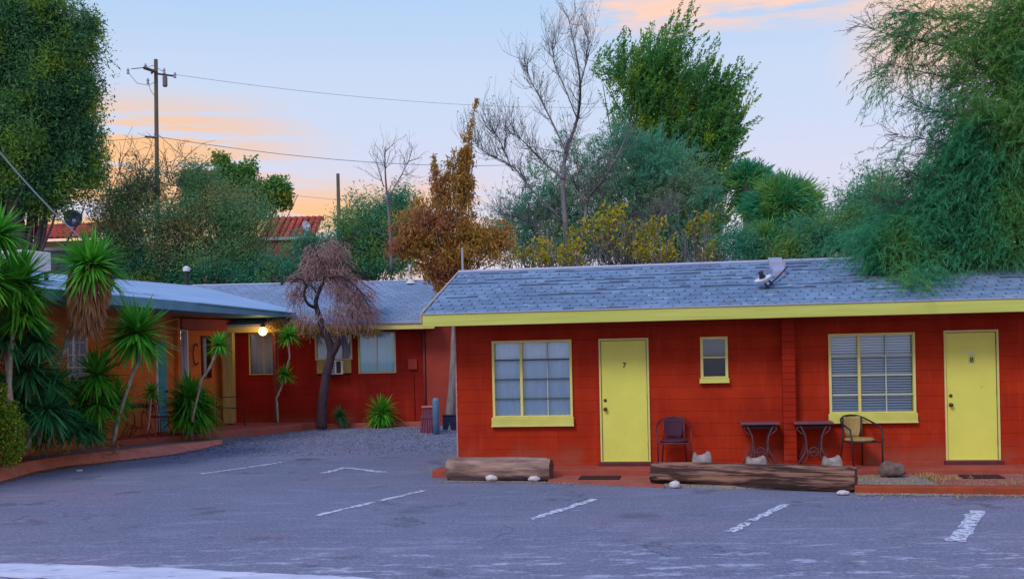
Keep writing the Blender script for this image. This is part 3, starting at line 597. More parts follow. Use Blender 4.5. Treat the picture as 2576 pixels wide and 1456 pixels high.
# roof fittings on the wing: sheet-metal duct, flood light, mast
slp = (ZR-ZE)/(VR-VE)
def rz(v): return ZE+slp*(v-VE)
vb = MB()
for (v0, v1, z1a, z1b) in ((1.15, 2.28, .24, .10),):
    a, b = 5.30, 5.545
    vs = [(a, v0, rz(v0)-.02), (b, v0, rz(v0)-.02), (b, v1, rz(VR)-.03), (a, v1, rz(VR)-.03), (a+.02, v0-.0, rz(v0)+.10), (b-.02, v0, rz(v0)+.10), (b, v1, rz(VR)+.09), (a, v1, rz(VR)+.09), ]
    vb.add(vs, [(0, 1, 2, 3), (4, 7, 6, 5), (0, 4, 5, 1), (0, 3, 7, 4), (1, 5, 6, 2), (2, 6, 7, 3)])
dk = vb.build('roof_duct', M['galv'], RF, bevel=.012)
MB().box(5.285, 5.56, 1.62, 1.65, rz(1.62)+.0, rz(1.62)+.135).build('duct_strap', M['galv'], dk)
fl_ = MB().lathe([(.02, .0), (.05, .03), (.10, .07), (.17, .10), (.20, .115), (.205, .10), (.15, .04), (.03, -.005)], 20, (0, 0, 0)).build('flood_light', M['white'], RF, smooth=True)
fl_.location = (5.12, .28, rz(.28)+.10); fl_.rotation_euler = (.25, -.35, 0); fl_.scale = (.72, .62, .8)
MB().lathe([(.045, .11), (.085, .115), (.05, .19), (.06, .25), (.03, .262)], 12, (0, 0, 0)).build('lamp_cap', M['black'], fl_, smooth=True)
MB().tube([(0, 0, .0), (.03, .02, -.10)], .022, 8).tube([(.1, 0, .04), (.15, .02, -.09)], .02, 6).build('bracket', M['black'], fl_)
MB().tube([(5.15, .25, rz(.25)+.03), (5.45, .95, rz(.95)+.10), (5.56, 1.3, rz(1.3)+.12)], .016, 6).build('conduit', M['black'], RF)
MB().tube([(-.33, VR+.05, ZR-.2), (-.33, VR+.05, ZR+.47)], .022, 8).build('mast_pipe', M['galv'], RF)
# porch slab, lower walk, curb, bed and sandy verge in front of the wing
struct(MB().prism([(-.30, -.02), (-.30, -.62), (2.0, -.66), (UE, -.80), (UE, -.001), (0, -.001)], -.02, .125).build('porch_walkway', M['slab'], None, bevel=.012, loc=O1, rz=-PSI))
struct(MB().prism([(1.62, -.63), (1.70, -1.27), (2.6, -1.62), (3.5, -1.92), (3.5, -.69)], -.02, .035).build('lower_walkway', M['slab2'], None, loc=O1, rz=-PSI))
def w2l(px, py, z=0): return luv(onz(px, py, z))
cA = [w2l(2150, 1241), w2l(2210, 1242), w2l(2350, 1243), w2l(2576, 1246), w2l(2900, 1250), w2l(3500, 1258)]
cp = [(u, v) for u, v in cA]+[(u+.02, v+.22) for u, v in cA[::-1]]
struct(MB().prism(cp, -.02, .105).build('front_curb', M['redriser'], None, bevel=.015, loc=O1, rz=-PSI))
bd = [(3.5, -.70), (3.5, -1.85)]+[(u+.02, v+.215) for u, v in cA]+[(cA[-1][0], -.80)]
struct(MB().prism(bd, -.02, .045).build('gravel_bed', mat('grey_bed_gravel', (.26, .24, .25), .95, (.36, .27, .18), 2.2, bump=.8, bscale=50, speck=(30, (.12, .11, .12), .58)), None, loc=O1, rz=-PSI))
struct(MB().prism([(7.3, -.81), (8.95, -.81), (9.3, cA[3][1]+.3), (7.35, cA[2][1]+.22)], -.02, .062).build('door_step', M['slab2'], None, loc=O1, rz=-PSI))
sv = [(u, v-.004) for u, v in cA]; sv2 = [(u, v-.13-.02*i+random.uniform(-.03, .03)) for i, (u, v) in enumerate(cA)]
struct(MB().add([(u, v, .006) for u, v in sv]+[(u, v, .006) for u, v in sv2], [(i, i+1, len(sv)+i+1, len(sv)+i) for i in range(len(sv)-1)]).build('sandy_verge', M['sand'], None, loc=O1, rz=-PSI))
# ================================================================== BACK WING
YB = 29.5; B2 = empty('rear_motel_wing', (0, YB, 0), 0, 'low dark red motel wing across the back of the lot under a blue shingle roof', 'motel')
bh = [(-6.93, -6.24, 1.58, 2.62), (-5.18, -4.27, 1.54, 2.64), (-4.04, -3.12, 1.55, 2.58)]
wall_holes('wall', -8.6, -.2, -.05, 2.95, .2, bh, M['backwall'], B2)
MB().box(-2.28, -.2, -.06, -.003, -.05, 2.70).build('wall_projection', mat('side_red', (.40, .05, .03), .75, (.33, .04, .025), 3, bump=.2), B2, bevel=.01)
RB = roof_pair(B2, -9.6, -2.02, -.62, 2.6, 2.84, 4.10)
shingles(RB, -9.6, -2.03, -.62, 2.6, 2.84, 4.10, .18, .2, M['shingle2'], lambda q: .006, gap=.02, seed=9)
shingles(RB, -9.6, -2.03, 5.82, 2.6, 2.84, 4.10, .24, .4, M['shingle2'], lambda q: .006, seed=10)
MB().tube([(-9.6, 2.6, 4.112), (-2.02, 2.6, 4.112)], .03, 8).build('ridge_cap', M['galv'], RB)
MB().box(-9.6, -2.0, -.66, -.625, 2.66, 2.80).build('fascia', M['trim'], B2)
MB().box(-9.6, -2.0, -.70, -.615, 2.80, 2.87).build('gutter', M['galv'], B2, bevel=.01)
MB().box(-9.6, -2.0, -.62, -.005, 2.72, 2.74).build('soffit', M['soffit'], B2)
window(B2, -6.97, -6.20, 1.545, 2.655, [.5], [], (), 'greycurtain', sill=False, mv='trim')
ww = window(B2, -5.215, -4.235, 1.90, 2.665, [.5], [], (), 'greycurtain', sill=False, mv='trim')
window(B2, -4.075, -3.08, 1.52, 2.615, [.5], [], (), 'bluecurtain', sill=False, mv='trim')
MB().box(-5.18, -4.27, .0, .03, 1.50, 1.90).build('window_panel', M['post'], ww)
ac = MB().box(-4.92, -4.46, -.28, -.01, 1.52, 1.88).build('air_conditioner', M['white'], B2, bevel=.012)
g_ = MB()
for i in range(7): g_.box(-4.90, -4.66, -.286, -.281, 1.55+i*.043, 1.575+i*.043)
g_.build('grille', M['dark'], ac)
MB().box(-4.62, -4.50, -.288, -.282, 1.55, 1.86).build('grille', M['black'], ac)
bx = MB().box(-2.76, -2.52, -.07, -.002, 1.60, 1.88).build('meter_box', mat('box_red', (.38, .04, .03), .7), B2, bevel=.01); MB().tube([(-2.62, -.03, 1.6), (-2.62, -.03, .1)], .012, 6).build('conduit', M['backwall'], bx)
MB().tube([(-2.33, -.06, .1), (-2.33, -.06, 2.7)], .03, 8).build('downpipe', M['redpost'], B2, smooth=True)
MB().box(-7.44, -7.16, -.98, -.72, .33, 2.66).build('porch_post', M['post'], B2, bevel=.015)
vp = at(1033, 712, 31.9)
MB().tube([(vp.x, vp.y-YB, 3.9), (vp.x, vp.y-YB, 4.55)], .045, 10).build('vent_pipe', M['white'], RB); MB().lathe([(.16, 0), (.13, .03), (.05, .12), (.04, .16)], 12, (vp.x, vp.y-YB, 4.02)).build('pipe_flashing', M['white'], RB)
vp = at(470, 718, 32.0)
v1 = MB().tube([(vp.x, vp.y-YB, 3.9), (vp.x, vp.y-YB, 4.52)], .06, 10).build('vent_pipe', M['black'], RB); MB().lathe([(.10, 0), (.11, .1), (.03, .15)], 12, (vp.x, vp.y-YB, 4.52)).build('vent_cap', M['white'], v1)
vp = at(710, 715, 32.0)
MB().tube([(vp.x, vp.y-YB, 3.9), (vp.x, vp.y-YB, 4.3)], .04, 8).build('vent_pipe', M['black'], RB)
# lit porch lamp
lp = at(661, 833, 28.75); pl = empty('porch_lamp', lp, 0, 'lit round amber porch lamp glowing under the rear eave', 'lamp')
MB().lathe([(.0, -.115), (.06, -.10), (.10, -.05), (.115, 0), (.10, .05), (.06, .10), (.02, .115)], 18).build('globe', M['bulb'], pl, smooth=True)
MB().lathe([(.06, .10), (.07, .12), (.04, .16), (.03, .2)], 14).build('fitting', M['black'], pl)
pld = bpy.data.lights.new('bulb_light', 'POINT'); pld.energy = 8; pld.color = (1, .55, .2); pld.shadow_soft_size = .12; plo = bpy.data.objects.new('bulb_light', pld); COL.objects.link(plo); plo.parent = pl; plo.location = (0, -.22, -.05)
# ================================================================== LEFT WING (orange, veranda)
A2 = math.radians(18); O2 = Vector((-7.424, 29.205, 0)); al = Vector((math.sin(A2), math.cos(A2), 0)); ri = Vector((math.cos(A2), -math.sin(A2), 0))
B3 = empty('orange_motel_wing', O2, -A2, 'orange motel wing on the left with a pale blue veranda roof and teal door', 'motel')
lw = MB()
hl = [(-6.2, -5.56, 1.36, 2.68), (-3.12, -2.76, .3, 2.43), (-2.23, -1.87, .9, 2.74), (-1.28, -.87, 1.52, 2.58), (-9.0, -8.1, 1.2, 2.6)]
# wall built along local x in its own frame and turned so that it runs along local y
wl_ = wall_holes('wall', -16, 0, -.05, 3.35, .2, hl, M['orange'], B3); wl_.rotation_euler = (0, 0, PI/2)
def leftwin(x0, x1, z0, z1, cols, rows, bl, fr):
    wn = window(B3, x0, x1, z0, z1, cols, rows, (), bl, sill=False, mv='white', mhz='white'); wn.rotation_euler = (0, 0, PI/2); wn.data.materials[0] = M[fr]; return wn
leftwin(-6.2, -5.56, 1.36, 2.68, [.33, .66], [.2, .4, .6, .8], 'greycurtain', 'white'); leftwin(-9.0, -8.1, 1.2, 2.6, [.33, .66], [.25, .5, .75], 'greycurtain', 'white')
leftwin(-2.23, -1.87, .9, 2.74, [], [], 'greycurtain', 'white'); leftwin(-1.28, -.87, 1.52, 2.58, [.5], [], 'greycurtain', 'trim')
td = MB().box(-3.12, -2.76, -.03, .05, .31, 2.43).build('door', M['teal'], B3, bevel=.005); td.rotation_euler = (0, 0, PI/2); td['label'] = 'teal painted door on the orange wall'
MB().box(-3.18, -3.122, -.05, .06, .31, 2.47).build('door_frame', M['white'], td); MB().lathe([(.03, 0), (.03, -.05)], 10, (-2.82, -.03, 1.25), 'y').build('door_knob', M['brass'], td)
MB().box(-.10, .12, -2.42, -2.30, .3, 3.0).build('wall_pilaster', M['orange'], B3, bevel=.01)
MB().box(-.05, .16, -2.295, .45, 2.72, 3.0).build('beam', mat('rosy_beam', (.34, .06, .06), .7, (.28, .05, .05), 3), B3, bevel=.01)
MB().box(-.04, .18, .455, .50, 2.6, 3.0).build('beam_end', M['white'], B3)
hs = MB().tube([(.06, -1.58+.13*math.cos(t), 2.12+.26*math.sin(t)) for t in np.linspace(.9, 5.4, 14)], .018, 6).build('wall_hook', M['black'], B3)
XE, XR, ZR3 = 1.72, -2.6, 4.12
def zt(y): return 3.27-.021*(y+4) if y < -4 else 3.26-.027*(y+4)
def zp(x, y): e = zt(y); return e+(ZR3-e)*(XE-x)/(XE-XR)
RV = MB(); ys = [-16, -12, -8, -4, .4]
def both(q, f, th=.07):
    n = len(q); RV.add([(x, y, z-th) for x, y, z in q]+q, [tuple(range(n)), tuple(range(n, 2*n))[::-1]]+[(i, (i+1) % n, n+(i+1) % n, n+i) for i in range(n)])
both([(XE, -16, zt(-16)), (XE, -4, zt(-4)), (XR, -4, ZR3), (XR, -16, ZR3)], 0); both([(XE, -4.0, zt(-4)), (XE, .4, zt(.4)), (.95, 1.75, zp(.95, .4)+.02), (XR, 3.2, ZR3), (XR, -4.0, ZR3)], 0)
RL = RV.build('roof', M['bluemetal'], B3)
sm_ = MB(); y = -15.5
while y < .3:
    sm_.tube([(XE-.03, y, zp(XE-.03, y)+.004), (XR+.1, y, zp(XR+.1, y)+.004)], .007, 4); y += .9
for q in (.25, .5, .75):
    x = XE+(XR-XE)*q; sm_.tube([(x, yy, zp(x, yy)+.004) for yy in (-16, -12, -8, -4, -2, .2)], .007, 4)
sm_.build('roof_seams', mat('seam_blue', (.22, .33, .48), .7), RL)
RV = MB(); both([(XR, -16, ZR3-.001), (XR, 3.2, ZR3-.001), (-6, 3.2, 3.3), (-6, -16, 3.3)][::-1], 0, .06); RV.build('roof_slope', M['bluemetal'], RL)
def fpiece(y0, y1, x0, x1, a0, a1, b0, b1, nm='fascia'):
    MB().add([(x0, y0, b0), (x1, y0, b0), (x1, y1, b1), (x0, y1, b1), (x0, y0, a0), (x1, y0, a0), (x1, y1, a1), (x0, y1, a1)], [(0, 1, 2, 3), (4, 7, 6, 5), (0, 4, 5, 1), (1, 5, 6, 2), (2, 6, 7, 3), (0, 3, 7, 4)]).build(nm, M['greyblue'], B3, bevel=.004)
fpiece(-16, -4, XE+.002, XE+.04, zt(-16)-.005, zt(-4.01)-.005, zt(-16)-.22, zt(-4.01)-.21); fpiece(-3.995, .4, XE+.002, XE+.03, zt(-4)-.03, zt(.4)-.03, zt(-4)-.20, zt(.4)-.11); fpiece(-3.995, .42, XE, XE+.055, zt(-4)+.01, zt(.4)+.01, zt(-4)-.028, zt(.4)-.028, 'gutter')
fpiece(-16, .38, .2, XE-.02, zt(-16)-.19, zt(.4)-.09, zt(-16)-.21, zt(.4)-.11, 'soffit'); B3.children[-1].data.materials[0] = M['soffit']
pp = onz(696, 1062, .3); lx, ly = (pp-O2).dot(ri), (pp-O2).dot(al)
MB().box(lx-.05, lx+.05, ly-.05, ly+.05, .28, 2.85).build('porch_post', M['redpost'], B3, bevel=.01)
# white louvred box standing in for a bright patch between the leaves
kc = at(48, 700, 22.6); _e = kc-O2; ec = empty('rooftop_white_box', (kc.x, kc.y, zp(_e.dot(ri), _e.dot(al))+.12), -A2, 'white louvred box standing in for a bright patch above the blue roof', 'cooler')
_t = at(50, 634, 22.6).z-ec.location.z; MB().box(-.42, .46, -.4, .4, .02, max(.3, _t)).build('housing', M['white'], ec, bevel=.02)
g_ = MB()
for i in range(6): g_.add([(-.34, -.405, .08+i*.055), (.38, -.405, .08+i*.055), (.38, -.42, .05+i*.055), (-.34, -.42, .05+i*.055)], [(0, 1, 2, 3)])
g_.build('louvres', M['galv'], ec); lg = MB()
for a in (-.36, .4):
    for b in (-.32, .32): lg.box(a-.03, a+.03, b-.03, b+.03, -.15, .02)
lg.build('stand', M['black'], ec)
# terrace, planting bed and kerb on the left
def P2(x, y, z): p = O2+ri*x+al*y; return (p.x, p.y)
tp = [P2(.0, -5.7, 0), P2(.45, -5.4, 0), P2(.95, -4.2, 0), P2(1.45, -2.9, 0), P2(1.9, -1.4, 0), P2(2.2, -.3, 0), P2(2.3, .35, 0), P2(-.3, .35, 0)]
struct(MB().prism([(x, y) for x, y in tp], -.02, .30).build('terrace_walkway', M['slab2'], bevel=.03))
tb = [P2(-.02, .355, 0), P2(2.25, .355, 0), (-5.35, 29.45), (-7.8, 29.48)]
st_ = [onz(590, 1084, .12), onz(680, 1075, .12), onz(752, 1068, .12), onz(750, 1080, .1), onz(680, 1086, .1), onz(600, 1096, .1), onz(560, 1103, .1)]
struct(MB().prism([(p.x, p.y) for p in st_[::1]], .0, .19).build('terrace_step', M['curb'], bevel=.02))
ktop = [(-900, 1345, .2), (-300, 1248, .2), (-150, 1210, .2), (0, 1174, .2), (80, 1156, .2), (160, 1144, .2), (300, 1131, .2), (430, 1116, .2), (500, 1110, .19), (560, 1104, .17)]
kbot = [(-900, 1395), (-300, 1290), (-150, 1248), (0, 1209), (80, 1186), (160, 1172), (300, 1158), (430, 1142), (500, 1131), (560, 1119)]
kin = [onz(*k_) for k_ in ktop]; kout = [onz(x, y, 0.02 if x < 400 else .05) for x, y in kbot]; kb = MB(); m_ = len(kin); vs = []
for p in kin: vs.append((p.x, p.y, p.z-.01))
for i, p in enumerate(kin): q = kout[i]; vs.append((p.x+(q.x-p.x)*.35, p.y+(q.y-p.y)*.35, p.z-.005))
for q in kout: vs.append((q.x, q.y, gz(q.x, q.y)-.02))
for p in kin: vs.append((p.x-.14, p.y+.05, p.z-.012))
fs = []
for i in range(m_-1):
    fs += [(i, i+1, m_+i+1, m_+i), (m_+i, m_+i+1, 2*m_+i+1, 2*m_+i), (3*m_+i, 3*m_+i+1, i+1, i)]
struct(kb.add(vs, fs).build('planter_kerb', M['curb'], smooth=False))
bedp = [(p.x-.10, p.y+.04) for p in kin]+[(-6.0, 28.2), P2(-.05, .3, 0), P2(-.05, -17, 0)]
struct(MB().prism(bedp, -.02, .17).build('planting_bed', M['bed']))
# low kerb in front of the rear wing
struct(MB().box(-5.95, -2.35, 29.05, 29.2, -.02, .24).build('rear_kerb', M['slab2'], bevel=.02))
struct(MB().box(-5.95, -2.35, 29.2, 29.495, -.02, .17).build('rear_bed', M['bed']))
# ================================================================== THINGS IN FRONT OF THE WING
from mathutils import noise as mn
def log(name, a, b, r, label, m, seed, rough=.06, drop=0):
    a, b = Vector(a), Vector(b); d = b-a; ln = d.length; t = empty(name, (a+b)/2-Vector((0, 0, 0)), math.atan2(d.y, d.x), label, 'log')
    n, s = 34, max(30, int(ln*22)); V = []
    for i in range(s+1):
        x = -ln/2+ln*i/s; e = 1-.10*max(0, 1-min(i, s-i)/2.0)
        for k in range(n):
            q = 2*PI*k/n; c, sn = math.cos(q), math.sin(q)
            rr = r*e*(1+rough*1.6*mn.noise(Vector((x*.9+seed, c*2.2, sn*2.2)))+rough*1.4*mn.noise(Vector((x*.5+seed, c*7, sn*7)))-rough*1.8*max(0, mn.noise(Vector((x*.35+seed*2, c*4.5+9, sn*4.5)))-.18)*2)
            V.append((x, c*rr, r*.96+sn*rr))
    Fc = [(i*n+k, i*n+(k+1) % n, (i+1)*n+(k+1) % n, (i+1)*n+k) for i in range(s) for k in range(n)]
    np_mesh('trunk_body', V, Fc, m, t, True)
    for e, i in ((-1, 0), (1, s)):
        ring = V[i*n:(i+1)*n]; MB().add([(x+e*.001, y, z) for x, y, z in ring]+[(ring[0][0]-e*.015, 0, r*.96)], [(k, (k+1) % n, n) for k in range(n)]).build('cut_end', M['cutend'], t)
    return t
p1 = W(.03, -.86); p2 = W(1.72, -1.02); log('parking_log', (p1.x, p1.y, 0), (p2.x, p2.y, 0), .185, 'short thick pale log lying against the corner under the left window', M['log2'], 3, .09)
a_ = onz(1642, 1222, 0); b_ = onz(2158, 1240, 0); a_ += cv*.16; b_ += cv*.16
log('parking_log', (a_.x, a_.y, 0), (b_.x, b_.y, 0), .178, 'long dark weathered log lying in front of the tables between the doors', M['log'], 11, .15)
def stone(name, p, rx, ry, rz_, m, label, cat='stone', seed=0, group=None, amp=.18, sub=3, notch=False, rot=0):
    import bmesh
    bm = bmesh.new(); bmesh.ops.create_icosphere(bm, subdivisions=sub, radius=1)
    for v in bm.verts:
        k = 1+amp*mn.noise(v.co*1.6+Vector((seed, 0, 0)))+amp*.4*mn.noise(v.co*4+Vector((seed, 3, 0)))
        x, y, z = v.co*k
        if notch:
            x = math.copysign(abs(x)**.55, x); y = math.copysign(abs(y)**.7, y); z = math.copysign(abs(z)**.3, z)
            if z > 0: z -= max(0, .60-abs(x+.12))*.95; z -= max(0, abs(x)-.8)*1.2
        v.co = (x*rx, y*ry, z*rz_+rz_*.92)
    me = bpy.data.meshes.new(name); bm.to_mesh(me); bm.free(); me.materials.append(m)
    for q in me.polygons: q.use_smooth = not notch
    o = bpy.data.objects.new(name, me); COL.objects.link(o); o.location = p; o.rotation_euler = (0, 0, rot); return tag(o, label, cat, group)
for px, py, r1, r2, lb, sd_ in [(1235, 1211, .10, .055, 'greenish white wheel stone wedged under the middle of the short pale log', 1), (1343, 1212, .095, .05, 'smooth white stone wedged under the right end of the short pale log', 2), (1697, 1229, .085, .06, 'white stone wedged under the left end of the long dark log', 3), (2122, 1246, .085, .035, 'flat white stone wedged under the right end of the long dark log', 4)]:
    p = onz(px, py, 0)+cv*.05; stone('white_stone', p, r1, .07, r2, M['stone'], lb, seed=sd_, group='white stones wedging the logs', rot=-PSI)
for px, ztop, v, rx, lb, sd_ in [(1767, 1150, -1.0, .155, 'upright notched pale stone beside the purple chair', 5), (1903, 1158, -1.05, .165, 'squat notched pale stone below the left cast iron table', 6), (2094, 1158, -1.15, .145, 'narrow notched pale stone beside the tan wicker chair', 7)]:
    u = luv(onz(px, 1205, .05))[0]; u = [x for x in np.arange(0, 9, .01) if True][0] or u
    # find u on the line v = const seen at px
    k = ray(px, 1190); tt = (W(0, v)-C_).dot(cv)/k.dot(cv); q = C_+k*tt; kt = ray(px, ztop); tz = (C_+kt*((W(0, v)-C_).dot(cv)/kt.dot(cv))).z
    stone('notched_stone', (q.x, q.y, .05), rx, .12, max(.15, (tz-.05)/1.92*1.32), M['rock'], lb, seed=sd_, group='notched pale stones behind the long log', amp=.16, notch=True, rot=-PSI)
k = ray(2245, 1190); q = C_+k*((W(0, -1.0)-C_).dot(cv)/k.dot(cv)); stone('boulder', (q.x, q.y, .04), .2, .15, .125, M['boulder'], 'brown lumpy rock on the gravel right of the wicker chair', 'rock', 9, amp=.4, rot=-PSI)
def doormat(px0, px1, py, z, v, label):
    k0, k1 = ray(px0, py), ray(px1, py); a = C_+k0*((W(0, v)-C_).dot(cv)/k0.dot(cv)); b = C_+k1*((W(0, v)-C_).dot(cv)/k1.dot(cv)); ua, ub = luv(a)[0], luv(b)[0]
    o = MB().box(-(ub-ua)/2, (ub-ua)/2, -.2, .2, 0, .018).build('doormat', M['matm'], bevel=.006); o.location = W((ua+ub)/2, v, z+.001); o.rotation_euler = (0, 0, -PSI); tag(o, label, 'doormat', 'doormats on the walk')
doormat(1458, 1560, 1199, .035, -1.0, 'dark doormat on the lower walk below door seven')
doormat(2418, 2520, 1207, .062, -1.2, 'dark doormat on the step below door eight')
def chair(loc, rz_, label, seatm, framem):
    t = empty('patio_chair', loc, rz_, label, 'chair', 'patio armchairs by the doors')
    V = []
    MB().lathe([(.0, .41), (.20, .41), (.225, .425), (.225, .44), (.20, .455), (0, .452)], 24).build('seat', seatm, t, smooth=False).scale = (1, 1, 1)
    n = 12; V = []
    for j in range(7):
        for i in range(n+1):
            a = -.62+1.24*i/n; z = .46+.30*j/6; rr = .235+.02*j/6; w_ = .72+.28*math.sin(min(1, j/3)*PI/2); V.append((math.sin(a)*rr*w_, math.cos(a)*rr-.01, z+.03*math.cos(a*1.6)*(j/6)))
    b = np_mesh('backrest', V, [(j*(n+1)+i, j*(n+1)+i+1, (j+1)*(n+1)+i+1, (j+1)*(n+1)+i) for j in range(6) for i in range(n)], seatm, t, True); s = b.modifiers.new('s', 'SOLIDIFY'); s.thickness = .014
    hp = [(-.275, -.2, .60), (-.28, -.08, .645), (-.265, .07, .69), (-.21, .18, .745), (-.12, .235, .785), (0, .25, .797), (.12, .235, .785), (.21, .18, .745), (.265, .07, .69), (.28, -.08, .645), (.275, -.2, .60)]
    MB().tube(hp, .015, 8).build('arm_hoop', framem, t, smooth=True)
    for s in (-1, 1):
        MB().tube([(s*.275, -.2, .60), (s*.262, -.215, .42), (s*.25, -.24, .0)], .013, 8).build('leg', framem, t, smooth=True)
        MB().tube([(s*.16, .20, .775), (s*.17, .19, .42), (s*.20, .25, .0)], .013, 8).build('leg', framem, t, smooth=True)
    MB().tube([(-.255, -.2, .40), (0, -.215, .40), (.255, -.2, .40)], .011, 6).tube([(-.255, -.2, .40), (-.17, .19, .40)], .011, 6).tube([(.255, -.2, .40), (.17, .19, .40)], .011, 6).build('seat_frame', framem, t)
    return t
def onv(px, v, py=1170):
    k = ray(px, py); return C_+k*((W(0, v)-C_).dot(cv)/k.dot(cv))
q = onv(1697, -.34); chair((q.x, q.y, .125), -PSI+.03, 'purple woven patio armchair right of door seven', M['purple'], M['darkred'])
q = onv(2163, -.38); chair((q.x, q.y, .125), -PSI+.42, 'tan wicker patio armchair under the right window', M['wicker'], M['black'])
def iron_table(loc, rz_, label, topm, legm, wd=.31, hh=.70, rust=None):
    t = empty('iron_table', loc, rz_, label, 'table', 'cast iron patio tables')
    tp_ = MB().box(-wd, wd, -.22, .22, hh-.02, hh+.015).build('tabletop', topm, t, bevel=.006)
    MB().box(-wd+.07, wd-.07, -.17, .17, hh-.08, hh-.021).build('apron', M['dark'], t)
    for sy in (-.17, .17):
        for s in (-1, 1):
            P = [(s*(wd-.09), sy, hh-.03), (s*(wd-.13), sy, hh-.10), (s*(wd-.17), sy, hh-.19), (s*(wd-.19), sy, hh-.33), (s*(wd-.17), sy, hh-.44), (s*(wd-.09), sy*1.1, .12), (s*(wd-.02), sy*1.15, .02), (s*(wd-.045), sy*1.15, .005)]
            l = MB().tube(P, [.014, .014, .015, .015, .014, .013, .013, .011], 6)
            l.tube([(s*(wd-.06), sy, hh-.04), (s*(wd-.05), sy, hh-.10), (s*(wd-.10), sy, hh-.15), (s*(wd-.15), sy, hh-.19)], .010, 6)
            l.tube([(s*(wd-.19), sy, hh-.36), (s*(wd-.21), sy, .2), (s*(wd-.15), sy*1.05, .08), (s*(wd-.10), sy*1.1, .10)], .010, 6)
            l.build('leg', legm, t, smooth=True)
    st = MB()
    for sy in (-.17, .17): st.tube([(-(wd-.17), sy, .235), (0, sy, .25), (wd-.17, sy, .235)], .011, 6)
    st.tube([(.0+.07*math.cos(a), -.17, .25+.07*math.sin(a)) for a in np.linspace(0, 2*PI, 16)], .009, 5)
    st.tube([(-(wd-.18), -.17, .3), (-(wd-.18), .17, .3)], .01, 6); st.tube([((wd-.18), -.17, .3), ((wd-.18), .17, .3)], .01, 6)
    st.build('stretcher', legm, t, smooth=True); return t
q = onv(1913, -.28); t1 = iron_table((q.x, q.y, .125), -PSI, 'cast iron table with plum top left of the brick pier', M['tabletop'], M['iron'], wd=.30)
q = onv(2046, -.28); copy_tree(t1, None, (q.x, q.y, .125), -PSI, 'cast iron table with plum top right of the brick pier')
# terrace furniture by the orange wing
q = onz(343, 1104, .30); iron_table((q.x+.05, q.y, .30), -A2+.15, 'rusty wrought iron table on the terrace beside the teal door', M['redpost'], M['redpost'], wd=.36, hh=.76)
def wire_chair(loc, rz_, label, m):
    t = empty('wire_chair', loc, rz_, label, 'chair', 'wrought iron terrace chairs')
    MB().lathe([(0, .43), (.2, .43), (.21, .445), (.2, .455), (0, .45)], 20).build('seat', m, t)
    b = MB().tube([(.21*math.sin(a), .18, .62+.27*math.cos(a)) for a in np.linspace(-2.4, 2.4, 18)], .012, 6)
    for k in (.07, .14): b.tube([(k*math.sin(a), .18, .62+k*1.2*math.cos(a)) for a in np.linspace(0, 2*PI, 14)], .007, 5)
    b.tube([(-.2, .18, .62), (.2, .18, .62)], .007, 5).tube([(0, .18, .44), (0, .18, .88)], .007, 5); b.build('backrest', m, t)
    for sx in (-1, 1):
        for sy in (-1, 1): MB().tube([(sx*.15, sy*.15, .44), (sx*.13, sy*.13, .25), (sx*.2, sy*.2, 0)], .011, 6).build('leg', m, t, smooth=True)
    return t
q = onz(402, 1098, .30); wc = wire_chair((q.x, q.y, .30), 1.2, 'wrought iron chair with ringed back in front of the teal door', M['darkred'])
q = onz(553, 1070, .30); copy_tree(wc, None, (q.x-.1, q.y-.2, .30), 2.6, 'wrought iron chair near the yellow porch post')
q = onz(600, 1068, .30)
rl = MB().tube([(-.45, 0, .72), (.1, 0, .74), (.28, -.1, .60), (.3, -.1, .42)], .012, 6).tube([(-.4, 0, .48), (.3, -.1, .44)], .012, 6).tube([(-.42, 0, 0), (-.42, 0, .72)], .012, 6).tube([(.3, -.1, .42), (.3, -.1, 0)], .012, 6).build('hand_rail', M['black']); rl.location = (q.x, q.y-.5, .30); tag(rl, 'thin black hand rail in front of the yellow porch post', 'rail')
q = onz(567, 1058, .30); ub = empty('fire_box_stand', (q.x-.1, q.y-.5, .30), -A2, 'maroon slatted side stand on the terrace end beside the yellow post', 'stand')
MB().box(-.16, .16, -.16, .16, .62, .66).build('top', M['darkred'], ub, bevel=.01); s_ = MB()
for i in range(4): s_.box(-.15+i*.085, -.11+i*.085, -.15, -.13, 0, .62); s_.box(-.15+i*.085, -.11+i*.085, .13, .15, 0, .62)
s_.build('slats', M['darkred'], ub)
# things in the gap between the wings
q = onz(1077, 1092, .06); t = empty('slatted_planter', (q.x, q.y, .04), 0, 'tapered plum slatted wooden bin in the gap between the wings', 'bin')
s_ = MB()
for i in range(6):
    x0 = -.20+i*.068; s_.add([(x0, -.2, 0), (x0+.055, -.2, 0), ((x0+.055)*.55, -.12, .66), (x0*.55, -.12, .66)]+[(x0, .2, 0), (x0+.055, .2, 0), ((x0+.055)*.55, .12, .66), (x0*.55, .12, .66)], [(0, 1, 2, 3), (4, 7, 6, 5), (0, 4, 5, 1), (3, 2, 6, 7), (0, 3, 7, 4), (1, 5, 6, 2)])
s_.build('slats', M['plum'], t); MB().box(-.14, .16, -.15, .15, .665, .71).build('lid', mat('coral_lid', (.5, .16, .13), .7), t, bevel=.01); MB().box(-.17, .17, -.165, -.13, .42, .47).build('band', M['plum'], t)
q = onz(1098, 1096, .05); t = empty('bollard', (q.x, q.y, 0.03), 0, 'blue grey round steel bollard beside the plum bin', 'bollard')
MB().lathe([(.085, 0), (.085, .86), (.075, .9), (.04, .925), (.01, .93)], 18).build('post', M['bluepipe'], t, smooth=True); MB().lathe([(.11, 0), (.11, .05)], 18).build('collar', M['concrete'], t)
q = onz(1134, 1086, .05); t = empty('storage_crates', (q.x, q.y+.2, .05), 0, 'navy plastic tub against the end of the yellow eaved wing', 'tub')
